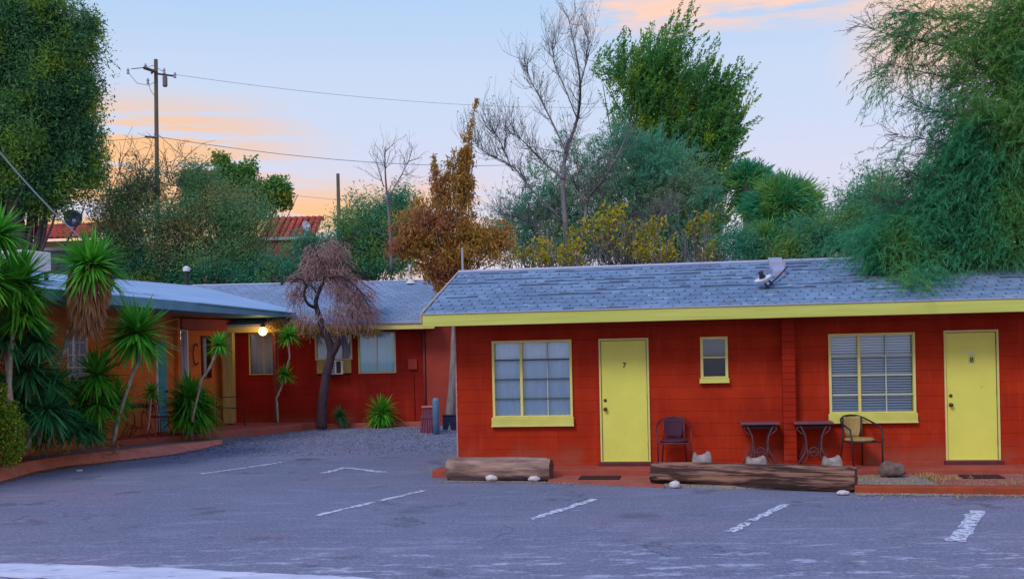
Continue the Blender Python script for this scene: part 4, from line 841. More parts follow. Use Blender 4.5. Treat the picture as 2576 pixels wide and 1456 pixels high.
MB().box(-.2, .2, -.16, .16, .0, .19).box(-.215, .215, -.175, .175, .191, .215).build('tub_body', M['navy'], t, bevel=.012); MB().box(-.2, .2, -.16, .16, .217, .40).build('upper_tub', M['navy'], t, bevel=.012); MB().box(-.22, .22, -.18, .18, .401, .43).build('lid', M['navy'], t, bevel=.01)
# dry grass in the gravel bed and along the verge
P = []; D = []
for cx, cyy, n_, sp in ((2335, 1203, 90, .10), (2380, 1212, 70, .16), (2300, 1222, 30, .25), (2560, 1222, 60, .18), (2250, 1248, 16, .5), (2450, 1250, 14, .5), (1100, 1188, 30, .1), (2180, 1212, 40, .12)):
    q = onz(cx, cyy, .05)
    for _ in range(n_): P.append((q.x+random.gauss(0, sp), q.y+random.gauss(0, .05), (.09 if cyy < 1240 else .03)+random.random()*.03)); D.append((random.gauss(0, .6), random.gauss(0, .5), 1))
tag(leaf_obj('dry_grass', np.array(P), np.array(D), RNG.uniform(.04, .11, len(P)), .012, foliage('dry_grass_blade', (.40, .28, .10), (.55, .42, .18)), None), 'dry straw coloured grass wisps in the gravel bed and verge', 'grass', kind='stuff')
# ================================================================== YUCCAS
def yucca(label, heads, stems, Y, base, group='yuccas in the left bed', cat='yucca', skirt=None, dark=False, n=150, z0=None):
    b = onz(*base, .17) if z0 is None else onz(*base, z0)
    s = b.y if Y is None else Y; t = empty('yucca', b, 0, label, cat, group)
    for (px, py, r) in heads:
        c = np.array(at(px, py, s)-b); L_ = r*s/F
        rosette('leaf_head', c, L_*1.36, int(n*2.0), FO['yuc_shaded' if dark else 'yuc'], t, wd=max(.034, L_*.095), minel=-.75)
        c2 = c.copy(); rosette('dry_leaves', c2-np.array([0, 0, L_*.12]), L_*.75, int(n*.12), FO['dead'], t, wd=L_*.06, minel=-.9, down=.9, spread=(1, 1, -.9) if False else None)
    mb = MB()
    for P, r0, r1 in stems:
        pts = [at(x, y, s)-b for x, y in P]; Q = []
        for i in range(len(pts)-1):
            for k_ in range(4): Q.append(pts[i].lerp(pts[i+1], k_/4)+Vector([random.gauss(0, .006) for _ in range(3)]))
        Q.append(pts[-1]); mb.tube(Q, [(r0+(r1-r0)*i/(len(Q)-1))*random.uniform(.82, 1.18) for i in range(len(Q))], 8)
    mb.build('trunk', M['stem'], t, smooth=True)
    if skirt:
        (x0, y0), (x1, y1), rr = skirt; a = np.array(at(x0, y0, s)-b); e = np.array(at(x1, y1, s)-b); nn = 900; tt = RNG.random(nn)**.9
        P = a+(e-a)*tt[:, None]; ang = RNG.uniform(0, 2*PI, nn); rd = rr*s/F*(.45+.4*(1-tt)); P[:, 0] += np.cos(ang)*rd; P[:, 1] += np.sin(ang)*rd
        D = np.stack([np.cos(ang)*.32, np.sin(ang)*.32, -np.ones(nn)], 1)+RNG.normal(size=(nn, 3))*.08; leaf_obj('dead_skirt', P, D, RNG.uniform(.3, .55, nn), .035, FO['dead'], t)
    return t
yucca('tall leftmost yucca head rising above the frame edge', [(-5, 590, 75), (-30, 700, 85)], [([(-60, 1130), (-40, 900), (-10, 620)], .06, .05)], 18.6, (-60, 1180))
yucca('big yucca head in front of the blue roof at far left', [(45, 715, 92), (60, 790, 70)], [([(30, 1150), (22, 980), (40, 740)], .05, .045)], 19.3, (30, 1160), n=190)
yucca('tallest yucca with a shaggy brown skirt of dead leaves', [(228, 668, 84)], [([(95, 1120), (120, 960), (170, 860), (205, 760), (228, 680)], .06, .05)], 20.8, (95, 1130), skirt=((228, 695), (212, 835), 62), n=190)
yucca('bright yucca head leaning right on a thin curved stem', [(345, 838, 86)], [([(285, 1112), (300, 1040), (330, 950), (352, 900), (348, 850)], .035, .045)], 21.6, (285, 1115), n=190)
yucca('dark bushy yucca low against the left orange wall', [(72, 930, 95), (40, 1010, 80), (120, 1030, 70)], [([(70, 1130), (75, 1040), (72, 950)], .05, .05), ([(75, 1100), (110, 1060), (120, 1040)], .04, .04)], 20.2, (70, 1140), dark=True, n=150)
yucca('low spreading yucca on bent pale stems in the bed', [(245, 945, 70), (250, 1015, 66), (235, 1070, 48)], [([(235, 1112), (238, 1050), (242, 980)], .04, .05), ([(60, 1070), (120, 1015), (180, 985), (232, 965)], .04, .036), ([(110, 1052), (150, 1055), (190, 1048), (228, 1018), (240, 1010)], .028, .022), ([(100, 1050), (112, 1085), (130, 1120)], .025, .02), ([(245, 1070), (258, 1030), (262, 1000)], .02, .018)], 21.5, (235, 1118), n=150)
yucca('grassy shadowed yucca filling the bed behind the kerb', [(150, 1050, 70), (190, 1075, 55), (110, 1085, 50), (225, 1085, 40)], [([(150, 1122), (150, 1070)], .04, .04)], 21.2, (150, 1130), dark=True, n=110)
yucca('broad yucca bush standing at the end of the kerb', [(478, 1000, 66), (468, 1040, 60), (500, 1035, 60)], [([(482, 1106), (482, 1030)], .06, .05)], None, (482, 1106), n=150, dark=False)
yucca('slanting small yucca head in front of the yellow porch post', [(552, 868, 33)], [([(482, 1060), (505, 960), (535, 910), (552, 875)], .03, .03)], 24.6, (484, 1098), n=90)
yucca('tiny yucca tuft above the terrace table', [(382, 985, 34)], [([(372, 1090), (378, 1030), (382, 990)], .02, .02)], 23.6, (372, 1100), n=50)
yucca('potted yucca with two heads beside the red porch post', [(727, 845, 31), (718, 942, 26)], [([(700, 1066), (696, 1000), (706, 975), (720, 950)], .025, .02), ([(705, 985), (728, 900), (727, 850)], .02, .02)], 27.8, (700, 1068), group='yuccas along the rear wall', z0=.2, n=80)
yucca('round spiky yucca bush under the blue curtained window', [(960, 1035, 40), (958, 1045, 34)], [([(960, 1072), (960, 1040)], .04, .04)], 28.9, (960, 1073), group='yuccas along the rear wall', z0=.17, n=120)
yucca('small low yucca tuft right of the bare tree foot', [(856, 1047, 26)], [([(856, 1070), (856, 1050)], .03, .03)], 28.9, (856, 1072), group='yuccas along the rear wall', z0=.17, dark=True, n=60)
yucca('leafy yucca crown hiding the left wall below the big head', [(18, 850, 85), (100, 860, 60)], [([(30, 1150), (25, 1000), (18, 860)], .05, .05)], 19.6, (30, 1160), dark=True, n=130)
yucca('young upright yucca in the gap right of the bent stems', [(292, 1000, 55)], [([(285, 1115), (290, 1050), (292, 1010)], .035, .035)], 22.0, (286, 1118), n=90)
yucca('short bright yucca offset at the foot of the bent stems', [(205, 1010, 55), (175, 985, 45)], [([(215, 1120), (210, 1060), (205, 1015)], .035, .035)], 21.7, (215, 1122), n=90)
yucca('low leafy yucca beside the skirted yucca base', [(140, 960, 60), (95, 1085, 50)], [([(120, 1128), (130, 1050), (140, 970)], .035, .035)], 20.9, (120, 1132), n=90)
# dry leaf litter under the yuccas
n = 700; P = []
while len(P) < n:
    px, py = random.uniform(60, 330), random.uniform(1095, 1150); q = onz(px, py, .13); P.append((q.x-random.uniform(0, .4), q.y+random.uniform(-.2, .3), .13+random.random()*.1))
tag(leaf_obj('leaf_litter', np.array(P), RNG.normal(size=(n, 3))*np.array([1, 1, .35]), RNG.uniform(.08, .3, n), .03, FO['dead'], None), 'brown dead yucca blades lying in the planting bed', 'leaf litter', kind='stuff')
# yellow flowering shrub
E = ell([(15, 1085, 42, 75), (-20, 1050, 60, 90), (35, 1130, 26, 36)], 19.2, .8)
sb = empty('flowering_shrub', onz(10, 1165, .12), 0, 'yellow flowered leafy shrub at the left edge of the bed', 'shrub'); bb = np.array(sb.location)
P, u, c = clumps(E, 130, 60, .07, .4); leaf_obj('foliage', P-bb, RNG.normal(size=P.shape), .055, .035, FO['shrub'], sb); P, u = inside(E, 900, .12); leaf_obj('flowers', P-bb, RNG.normal(size=P.shape), .035, .035, FO['petal'], sb)
mb = MB()
for j in range(22): limb(mb, (0, 0, 0), Vector(c[j])-Vector(bb), .012, .005, 4, .1, sides=4)
mb.build('stems', M['stem'], sb)
# ================================================================== DROOPING BARE TREE IN THE COURT
Yt = 28.3; base = onz(812, 1072, .15); base = Vector((at(812, 1070, Yt).x, Yt, .1)); bt = empty('bare_tree', base, 0, 'small leafless tree with drooping pinkish twigs in front of the rear wing', 'tree')
mb = MB(); off = -Vector(base)
def bp(P, r0, r1, dY=None, n=7, sub=4):
    m0 = MB(); Q = path(m0, P, r0, r1, Yt, dY, n, sub); mb.add([Vector(v)+off for v in m0.v], m0.f); return Q
T = bp([(810, 1078), (812, 1010), (822, 940), (833, 890), (825, 850), (812, 830)], .135, .085, n=10)
T2 = bp([(833, 895), (848, 868), (852, 850)], .10, .07, n=8)
L1_ = bp([(812, 835), (806, 805), (798, 780), (795, 755), (808, 720), (825, 690), (830, 660), (850, 620)], .085, .018)
L2_ = bp([(797, 775), (775, 765), (765, 740), (770, 715), (750, 700), (730, 715)], .045, .014, [0, -.2, -.3, -.5, -.6, -.8])
L3_ = bp([(800, 745), (785, 720), (760, 700), (735, 690)], .03, .008, [0, .2, .4, .5])
L4_ = bp([(812, 712), (840, 695), (870, 700), (900, 725), (925, 765)], .045, .012, [0, -.3, -.5, -.7, -.9])
L5_ = bp([(825, 690), (860, 665), (885, 680), (915, 715)], .03, .008, [0, .2, .4, .5])
L6_ = bp([(822, 680), (800, 650), (790, 625), (770, 612)], .03, .008, [0, -.2, .1, .3])
L7_ = bp([(828, 670), (845, 635), (870, 612), (885, 600)], .02, .006)
tips = []
for Q, c_ in ((L1_, 16), (L2_, 12), (L3_, 10), (L4_, 16), (L5_, 14), (L6_, 12), (L7_, 10)):
    for _ in range(c_):
        i = random.randint(len(Q)//3, len(Q)-2); d = (Q[i+1]-Q[i]).normalized()
        grow(mb, Q[i]+off, d+Vector([random.gauss(0, .7) for _ in range(3)]), random.uniform(.25, .6), .010, 1, -.1, .6, tips, 3, minr=.004)
mb.build('trunk', M['barkd'], bt, smooth=True)
E = ell([(750, 735, 24, 38), (800, 650, 46, 44), (850, 700, 48, 55), (890, 750, 52, 55), (920, 790, 32, 28), (840, 625, 45, 30), (770, 690, 40, 40, 0, .5), (850, 790, 60, 35, 0, .6), (770, 800, 45, 30, 0, .35)], Yt, .9)
S0, u = inside(E, 2300, .6); tm = MB(); 
for i in range(1900):
    p = Vector(S0[i])+off; o_ = p.x-(off.x*0); out_d = Vector((p.x*.35+random.gauss(0, .35), random.gauss(0, .4), random.uniform(-.9, .25))); ln = random.uniform(.22, .5); pts = [p]
    d = out_d.normalized()
    for k_ in range(4): d = (d+Vector((random.gauss(0, .15), random.gauss(0, .15), -.28))).normalized(); pts.append(pts[-1]+d*ln/4)
    tm.tube(pts, [.0065, .006, .005, .0045, .003], 3, cap=False)
tm.build('drooping_twigs', M['twig'], bt)
P, u, c = clumps(E, 130, 16, .10, .5); leaf_obj('dry_pods', P+np.array(off), RNG.normal(size=P.shape)+np.array([0, 0, -1]), .06, .022, FO['moss'], bt)
# dry vine along the rear eave
Ev = ell([(700, 822, 30, 14), (760, 815, 30, 16), (815, 835, 40, 16), (880, 832, 45, 14), (930, 838, 26, 12), (770, 835, 30, 12)], 28.6, .5)
vn = empty('dry_vine', at(800, 828, 28.7), 0, 'dry golden vine hanging along the rear eave behind the bare tree', 'vine'); P, u, c = clumps(Ev, 110, 26, .07, .5); leaf_obj('foliage', P-np.array(vn.location), RNG.normal(size=P.shape), .06, .035, FO['vine'], vn)
mb = MB(); limb(mb, at(690, 825, 28.7)-vn.location, at(940, 835, 28.7)-vn.location, .012, .006, 14, .03); mb.build('stems', M['stem'], vn)
P = []
for _ in range(420):
    u_ = random.choice([random.uniform(6, 12), random.uniform(-.2, 6), random.gauss(8.2, 1)]); v_ = random.uniform(VE+.1, VR-.1); q = W(u_, v_, rz(v_)+.014); P.append(tuple(q))
tag(leaf_obj('roof_litter', np.array(P), RNG.normal(size=(len(P), 3))*np.array([1, 1, .2]), RNG.uniform(.02, .07, len(P)), .014, FO['dead'], None), 'dry leaf scraps scattered on the shingle roof', 'leaf litter', kind='stuff')
# ================================================================== BACKGROUND TREES
def gb(px, Y): p = at(px, 900, Y); return (p.x, Y, -.04)
# big pine, upper left
E = ell([(-60, 120, 130, 190), (70, 60, 120, 100), (170, 110, 75, 80), (90, 210, 130, 110), (200, 220, 55, 60), (60, 330, 150, 110), (190, 330, 60, 70), (130, 430, 110, 70), (40, 450, 110, 80), (220, 420, 35, 45), (110, 500, 60, 40), (215, 60, 30, 40), (-80, 380, 120, 160)], 34, .9)
tree('pine_tree', 'huge dark pine towering over the roofs at the upper left', 'tree', gb(40, 34), E, FO['pine'], M['bark'], r=.38, nc=820, per=260, sig=.30, leaf=(.12, .04), nl=50, surf=.5, trunk_top=at(60, 40, 34))
E = ell([(440, 560, 210, 70), (300, 520, 80, 60), (360, 470, 70, 60), (560, 520, 110, 70), (450, 640, 230, 60), (640, 560, 70, 50), (300, 600, 80, 70), (500, 450, 70, 40), (620, 640, 70, 50)], 36.5, .7)
t = tree('mesquite_tree', 'wispy olive mesquite spreading behind the blue roof', 'tree', gb(400, 36.5), E, FO['mesq'], M['bark'], r=.16, nc=900, per=80, sig=.30, leaf=(.09, .03), nl=110, surf=.7, wig=.16, trunk_top=at(400, 560, 36.5))
mb = MB()
for _ in range(60):
    p = at(random.uniform(270, 480), random.uniform(420, 540), 36.5+random.uniform(-.5, .5))-t.location; grow(mb, p, (random.gauss(0, .6), random.gauss(0, .3), random.uniform(.2, 1)), random.uniform(.5, 1.1), .014, 2, .1, .7, None, 2, minr=.006)
mb.build('bare_twigs', M['bark'], t)
E = ell([(560, 462, 60, 34), (590, 440, 30, 24), (556, 408, 20, 20), (628, 420, 22, 18), (600, 470, 40, 30), (480, 455, 34, 22), (640, 500, 50, 30), (690, 476, 34, 24), (665, 505, 34, 24), (520, 500, 70, 40), (715, 500, 14, 30)], 39, .7)
tree('leafy_tree', 'bright green rounded tree between the pole and the tiled roof', 'tree', gb(570, 39), E, FO['green'], M['bark'], r=.2, nc=260, per=110, sig=.22, leaf=(.12, .07), nl=40, surf=.6)
E = ell([(930, 560, 85, 80), (880, 600, 70, 70), (990, 600, 90, 90), (950, 660, 120, 45), (1010, 520, 50, 50), (870, 660, 60, 40)], 37, .8)
tree('green_bush_tree', 'teal green bushy tree left of the rusty conifer', 'tree', gb(940, 37), E, FO['tealb'], M['bark'], r=.12, nc=420, per=90, sig=.25, leaf=(.12, .03), nl=40)
E = ell([(320, 690, 120, 60), (520, 690, 140, 40), (700, 690, 110, 50), (770, 640, 50, 60), (230, 660, 50, 60)], 35.8, .5)
tree('hedge_shrub', 'low teal green hedge just behind the blue roof ridge', 'shrub', gb(500, 35.8), E, FO['tealb'], M['bark'], r=.08, nc=420, per=70, sig=.22, leaf=(.10, .035), nl=30)
# thin bare sapling and scrub near the second pole
def bare(name, label, paths, Y, tw, mt, r=.03, ln=.8, depth=2, base=None, up=.25, leafy=None):
    t = empty(name, gb(paths[0][0][0][0], Y) if base is None else base, 0, label, 'tree', None); mb = MB(); off = -Vector(t.location); tips = []
    for P, r0, r1, cnt in paths:
        m0 = MB(); dY = [0]+[random.uniform(-.3, .3)*i for i in range(1, len(P))]; Q = path(m0, P, r0, r1, Y, dY, 7, 4); mb.add([Vector(v)+off for v in m0.v], m0.f); Q = [q+off for q in Q]
        side_twigs(mb, Q, cnt, ln, max(r1, .009), depth, up, .55, .25, tips)
    mb.build('trunk', mt, t, smooth=True)
    if leafy:
        T_ = np.array([tuple(x) for x in tips]); T_ = T_[RNG.integers(len(T_), size=leafy[1])]+RNG.normal(size=(leafy[1], 3))*leafy[3]; leaf_obj('leaves', T_, RNG.normal(size=T_.shape), leaf_s(leafy[2], leafy[1]), leafy[2]*.5, leafy[0], t)
    return t
def leaf_s(a, n): return a*RNG.uniform(.6, 1.4, n)
bare('bare_sapling', 'pale bare sapling on the skyline left of the rusty conifer', [([(985, 680), (980, 560), (970, 450), (968, 370)], .06, .012, 16), ([(975, 500), (1010, 440), (1030, 400)], .025, .006, 16), ([(965, 470), (945, 400)], .02, .008, 6)], 35, 10, M['stems'], ln=.7)
# rusty conifer
E = ell([(1110, 560, 95, 70), (1035, 590, 62, 60), (1180, 590, 70, 60), (1165, 460, 42, 70), (1105, 480, 34, 50), (1130, 635, 125, 42), (1245, 620, 48, 62), (1118, 690, 30, 46), (1085, 682, 46, 34), (1150, 668, 50, 22), (1108, 725, 14, 22, 0, 1.6), (1170, 405, 17, 36, 0, 1), (1174, 370, 12, 34, 0, 1.1), (1150, 385, 14, 18, 0, .6), (1015, 620, 42, 40), (1270, 585, 26, 40, 0, .6)], 27.9, .8)
rc_ = tree('rusty_conifer', 'drying rusty brown conifer with a ragged leaning tip', 'tree', (at(1130, 1090, 27.9).x, 27.9, -.02), E, FO['rust'], M['barkp'], r=.13, nc=430, per=62, sig=.115, leaf=(.12, .03), nl=70, bias=(0, 0, -.9), surf=.72, trunk_top=at(1140, 590, 27.9), jit=.7, lo=6)
mb = MB(); _o = -Vector(rc_.location)
for P in ([(1150, 600), (1165, 480), (1175, 400), (1182, 330), (1200, 250)], [(1120, 600), (1098, 480), (1092, 390)]):
    m0 = MB(); Q = path(m0, P, .045, .008, 27.9); mb.add([Vector(v)+_o for v in m0.v], m0.f); Q = [q+_o for q in Q]; z0_, z1_ = Q[0].z, Q[-1].z; PP = []
    for _ in range(1500):
        i = random.randint(1, len(Q)-2); f = (Q[i].z-z0_)/(z1_-z0_); sg = .14*(1-f)**.8+.012
        if math.sin(i*2.3)+random.gauss(0, .8) < -.4: continue
        p = Q[i].lerp(Q[i+1], random.random()); PP.append((p.x+random.gauss(0, sg), p.y+random.gauss(0, sg), p.z+random.gauss(0, .03)))
    leaf_obj('crown', np.array(PP), RNG.normal(size=(len(PP), 3))*.7+np.array([0, 0, -.8]), RNG.uniform(.04, .13, len(PP)), .028, FO['rust'], rc_)
mb.build('leader', M['stem'], rc_, smooth=True)
# tall bare tree
P_ = [([(1440, 860), (1432, 650), (1420, 540), (1416, 450), (1425, 380), (1452, 300), (1460, 220), (1448, 130), (1428, 40)], .095, .008, 90),
      ([(1425, 385), (1395, 320), (1360, 250), (1330, 190), (1325, 140)], .03, .005, 44), ([(1416, 450), (1360, 400), (1310, 350), (1262, 320)], .032, .005, 50),
      ([(1460, 215), (1475, 150), (1480, 90)], .02, .005, 26), ([(1452, 300), (1420, 220), (1395, 160), (1390, 100)], .02, .005, 30),
      ([(1420, 560), (1340, 480), (1290, 420), (1215, 380), (1190, 350)], .035, .005, 60), ([(1290, 430), (1260, 360), (1235, 320)], .02, .005, 34),
      ([(1450, 700), (1470, 560), (1480, 500), (1520, 450), (1555, 390), (1575, 340)], .05, .007, 46), ([(1478, 505), (1450, 470), (1440, 440)], .03, .01, 10), ([(1440, 660), (1330, 560), (1270, 540)], .035, .006, 40),
      ([(1445, 680), (1560, 600), (1640, 560), (1700, 520)], .035, .006, 60)]
bare('tall_bare_tree', 'tall bare tree with upright pale twigs against the sky', P_, 30, 0, M['stems'], ln=.75, up=.5, leafy=(FO['willow'], 500, .07, .06))
# evergreen with sweeping plumes
E = ell([(1690, 110, 26, 50), (1650, 190, 70, 60), (1590, 215, 60, 60), (1700, 240, 100, 80), (1790, 300, 60, 80), (1825, 250, 25, 40), (1840, 320, 16, 45), (1620, 300, 90, 80), (1740, 370, 100, 70), (1800, 400, 40, 50), (1540, 190, 22, 45), (1500, 170, 12, 30), (1720, 470, 90, 60), (1620, 400, 90, 70), (1770, 500, 50, 50), (1660, 490, 90, 60), (1740, 560, 70, 60), (1800, 590, 40, 40, 0, .6)], 35, .8)
t = empty('evergreen_tree', gb(1680, 35), 0, 'tall bright evergreen with sweeping plumes against the sky', 'tree'); bb = np.array(t.location)
S0, u = inside(E, 1650, .55); K = 50; n = len(S0); D0 = unit(np.array([.55, 0, .75])+RNG.normal(size=(n, 3))*.36+u*.3); ln = RNG.uniform(.5, 1.25, n)
tt = RNG.random((n, K)); P = S0[:, None]+D0[:, None]*(ln[:, None, None]*tt[..., None])+RNG.normal(size=(n, K, 3))*(.085*(1-tt[..., None]*.85)); P[..., 2] += .25*tt**2*ln[:, None]
leaf_obj('crown', P.reshape(-1, 3)-bb, (np.repeat(D0, K, 0)+RNG.normal(size=(n*K, 3))*.5), RNG.uniform(.08, .18, n*K), .04, FO['ever'], t)
mb = MB(); T = limb(mb, (0, 0, -.1), at(1680, 150, 35)-t.location, .28, .05, 10, .03, sides=8)
for j in range(80): i = random.randint(3, 9); tg = Vector(S0[j])-t.location; limb(mb, T[min(i, 9)], tg, .05, .012, 5, .1)
mb.build('trunk', M['bark'], t, smooth=True)
# hazy teal willow: arching sprays of tiny leaves on fine wood
E = ell([(1560, 380, 70, 60), (1490, 440, 70, 70), (1640, 400, 70, 60), (1700, 450, 90, 80), (1600, 480, 120, 90), (1510, 540, 110, 90), (1700, 560, 110, 90), (1400, 520, 70, 90), (1330, 560, 80, 80), (1270, 610, 60, 60), (1620, 620, 180, 50), (1420, 620, 110, 60), (1760, 500, 50, 60), (1350, 450, 50, 60, 0, .4), (1440, 370, 40, 50, 0, .4)], 32.5, .7)
t = empty('willow_tree', gb(1580, 32.5), 0, 'hazy teal willow mass behind the tall bare tree', 'tree'); bb = np.array(t.location)
S0, u = inside(E, 4200, .65); n = len(S0); K = 30; D0 = unit(u*.7+RNG.normal(size=(n, 3))*.5+np.array([.15, 0, .5])); ln = RNG.uniform(.3, .9, n); tt = RNG.random((n, K))
P = S0[:, None]+D0[:, None]*(ln[:, None, None]*tt[..., None])+RNG.normal(size=(n, K, 3))*.035; P[..., 2] -= .25*tt**2*ln[:, None]
leaf_obj('crown', P.reshape(-1, 3)-bb, np.repeat(D0, K, 0)+RNG.normal(size=(n*K, 3))*.5, RNG.uniform(.05, .14, n*K), .022, FO['willow'], t)
mb = MB(); T = limb(mb, (0, 0, -.1), at(1590, 470, 32.5)-t.location, .16, .06, 8, .05, sides=8)
for j in range(260): i = random.randint(2, 7); limb(mb, T[i] if j < 60 else Vector(S0[(j*7) % n])-t.location, Vector(S0[j])-t.location if j < 60 else Vector(S0[(j*7) % n]+D0[(j*7) % n]*1.1)-t.location, .035 if j < 60 else .014, .006, 6, .14, sides=4)
mb.build('trunk', M['bark'], t, smooth=True)
# yellow leaved scrub
for px, py, rx, ry, Y, lb in [(1500, 580, 70, 45, 29.2, 'golden leaved shrub around the foot of the tall bare tree'), (1610, 605, 60, 40, 29.4, 'sparse yellow shrub right of the tall bare tree foot'), (1420, 640, 55, 35, 28.8, 'low yellow green shrub touching the roof ridge'), (1765, 570, 32, 34, 29.8, 'orange gold shrub before the gap to the mountains'), (1790, 640, 26, 34, 29.0, 'small orange shrub just above the ridge near the duct'), (1660, 640, 60, 30, 29.1, 'thin yellow shrub low over the roof ridge'), (1345, 630, 40, 35, 29.0, 'pale gold shrub right of the rusty conifer')]:
    E = ell([(px, py, rx*1.15, ry), (px+rx*.5, py-ry*.8, rx*.5, ry*.6), (px-rx*.8, py+ry*.3, rx*.5, ry*.5)], Y, .8)
    tree('golden_shrub', lb, 'shrub', gb(px, Y), E, FO['gold'], M['stems'], r=.035, nc=int(rx*.55), per=18, sig=.16, leaf=(.10, .06), nl=45, group='golden shrubs behind the ridge', surf=.6, wig=.2)
# palms
def palm(label, px, py, R, Y, n=46, m='palm'):
    c = at(px, py, Y); t = empty('palm_tree', (c.x, Y, -.04), 0, label, 'palm', 'palms behind the wing'); off = Vector(t.location); c0 = np.array(c-off); Lr = R*Y/F
    u = unit(RNG.normal(size=(n, 3))+np.array([0, 0, .3])); nf = n*85; k = RNG.integers(n, size=nf); q = RNG.uniform(.25, 1, nf)**.7
    Pp = c0+u[k]*(Lr*.72*q)[:, None]*np.array([1, 1, .92])+RNG.normal(size=(nf, 3))*Lr*.075; Pp[:, 2] -= .16*Lr*q*q; Dp = u[k]+RNG.normal(size=(nf, 3))*.28; Dp[:, 2] -= .15
    leaf_obj('fronds', Pp, Dp, Lr*RNG.uniform(.12, .27, nf), .034, FO[m], t); mb = MB(); limb(mb, (0, 0, -.1), Vector(c0), .2, .16, 8, .02, sides=10)
    for i in range(n): mb.tube([c0, c0+u[i]*Lr*.45, c0+u[i]*Lr*.7-np.array([0, 0, .1*Lr])], [.02, .014, .006], 4, cap=False)
    mb.build('trunk', M['barkp'], t); return t
palm('dense spiky green palm right of the evergreen', 1972, 520, 140, 31, 160)
palm('lighter palm crown peeking behind the dense palm', 1885, 460, 95, 33, 80)
palm('low palm crown under the dense palm by the duct', 1925, 615, 100, 30, 80)
E = ell([(2080, 600, 120, 60), (1980, 640, 110, 30), (2180, 560, 80, 90), (2200, 480, 60, 50, 0, .4), (2250, 600, 120, 60), (1850, 620, 60, 50, 0, .6)], 29, .7)
tree('scrub_tree', 'mid green wispy scrub tree between the palms and the overhanging tree', 'tree', gb(2120, 29), E, FO['tealb'], M['bark'], r=.12, nc=560, per=100, sig=.26, leaf=(.12, .022), nl=60, surf=.6)
# overhanging feathery tree on the right
Yr = 18.6
E = ell([(2500, 330, 130, 170), (2640, 300, 150, 300), (2800, 350, 150, 260, .5, .8), (2780, 560, 140, 110, .3, .8), (2440, 480, 120, 120), (2350, 560, 110, 80), (2260, 610, 90, 50), (2460, 620, 170, 60), (2400, 690, 110, 40), (2310, 700, 70, 40, -.8), (2290, 722, 50, 22, -1.5), (2520, 650, 120, 45), (2480, 90, 90, 100, 0, .7), (2590, 60, 100, 120), (2380, 380, 60, 90, 0, .35), (2200, 640, 80, 28), (2420, 250, 50, 70, 0, .3), (2530, 560, 120, 100), (2180, 610, 75, 45, 1.6, .7), (2240, 530, 65, 60, 1.4, .7), (2300, 470, 60, 70, 1, .6), (2120, 655, 60, 14, 1.2, .5), (2330, 620, 90, 60, .5), (2440, 170, 80, 90, 0, .5), (2330, 60, 120, 60, 0, .34), (2270, 150, 80, 60, 0, .2), (2380, 120, 70, 70, 0, .4), (2300, 330, 60, 60, 0, .25), (2250, 420, 60, 60, 0, .3)], Yr, .8)
rt_b = W(11.2, 4.9); t = empty('feathery_tree', (rt_b.x, rt_b.y+.6, -.04), 0, 'large feathery green tree hanging over the right end of the roof', 'tree'); bb = np.array(t.location)
_c, _u = inside(E, 640, .62); n = 15000; _k = RNG.integers(len(_c), size=n); S0 = _c[_k]+np.clip(RNG.normal(size=(n, 3)), -1.8, 1.8)*.17; u = _u[_k]; n = len(S0); K = 20; D0 = unit(np.array([-.35, 0, -.25])+RNG.normal(size=(n, 3))*.5+u*.55); ln = RNG.uniform(.25, .65, n); tt = np.linspace(0, 1, K)[None].repeat(n, 0)+RNG.normal(size=(n, K))*.03
P = S0[:, None]+D0[:, None]*(ln[:, None, None]*tt[..., None]); P[..., 2] -= .30*tt**2*ln[:, None]
Dd = D0[:, None].repeat(K, 1).copy(); Dd[..., 2] -= .6*tt; P += RNG.normal(size=P.shape)*.012
P = P.reshape(-1, 3); Dd = Dd.reshape(-1, 3)+RNG.normal(size=(n*K, 3))*.38
e_ = P-np.array(O1); uu = e_@np.array(cu); vv = e_@np.array(cv); lim = ZE+slp*(np.where(vv < VR, vv, 2*VR-vv)-VE)+.03; keep = (P[:, 2] > lim) | (vv < VE-.05)
keep &= ~((vv < VE+.05) & (P[:, 2] < ZE+.05))
P, Dd = P[keep], Dd[keep]; leaf_obj('crown', P-bb, Dd, RNG.uniform(.07, .16, len(P)), .011, FO['tam'], t)
mb = MB(); off = -Vector(t.location)
hub = Vector((rt_b.x-.4, rt_b.y-.6, 4.2)); limb(mb, (0, 0, -.1), hub+off, .32, .22, 8, .04, sides=10)
arms = [at(2560, 500, 19.2), at(2500, 330, 19), at(2520, 120, 19), at(2440, 560, 18.8), at(2600, 200, 19), at(2420, 430, 18.8), at(2360, 640, 18.4)]
for a in arms:
    Q = limb(mb, hub+off, a+off, .13, .03, 8, .08, sides=6); side_twigs(mb, Q, 34, .9, .014, 2, .05, .6, .3, None, 2)
for a, b in [(at(2470, 150, 18.8), at(2130, 70, 18.4)), (at(2450, 200, 18.8), at(2190, 170, 18.4)), (at(2460, 380, 18.8), at(2240, 330, 18.5)), (at(2420, 480, 18.8), at(2260, 440, 18.5)), (at(2480, 60, 18.8), at(2260, 20, 18.4)), (at(2440, 300, 18.8), at(2300, 260, 18.5)), (at(2380, 520, 18.8), at(2200, 500, 18.5))]:
    Q = limb(mb, a+off, b+off, .018, .003, 10, .10, sides=4); side_twigs(mb, Q, 60, .36, .0035, 1, .0, .7, .1, None, 3)
for j in range(220):
    a = Vector(S0[RNG.integers(n)])
    if a.z < 4.2: continue
    limb(mb, random.choice(arms)+off, a+off, .012, .004, 7, .12, sides=3) if random.random() < .5 else grow(mb, a+off, (-1, random.gauss(0, .5), random.gauss(.1, .5)), .7, .008, 1, 0, .6, None, 3)
mb.build('trunk', M['bark'], t, smooth=True)
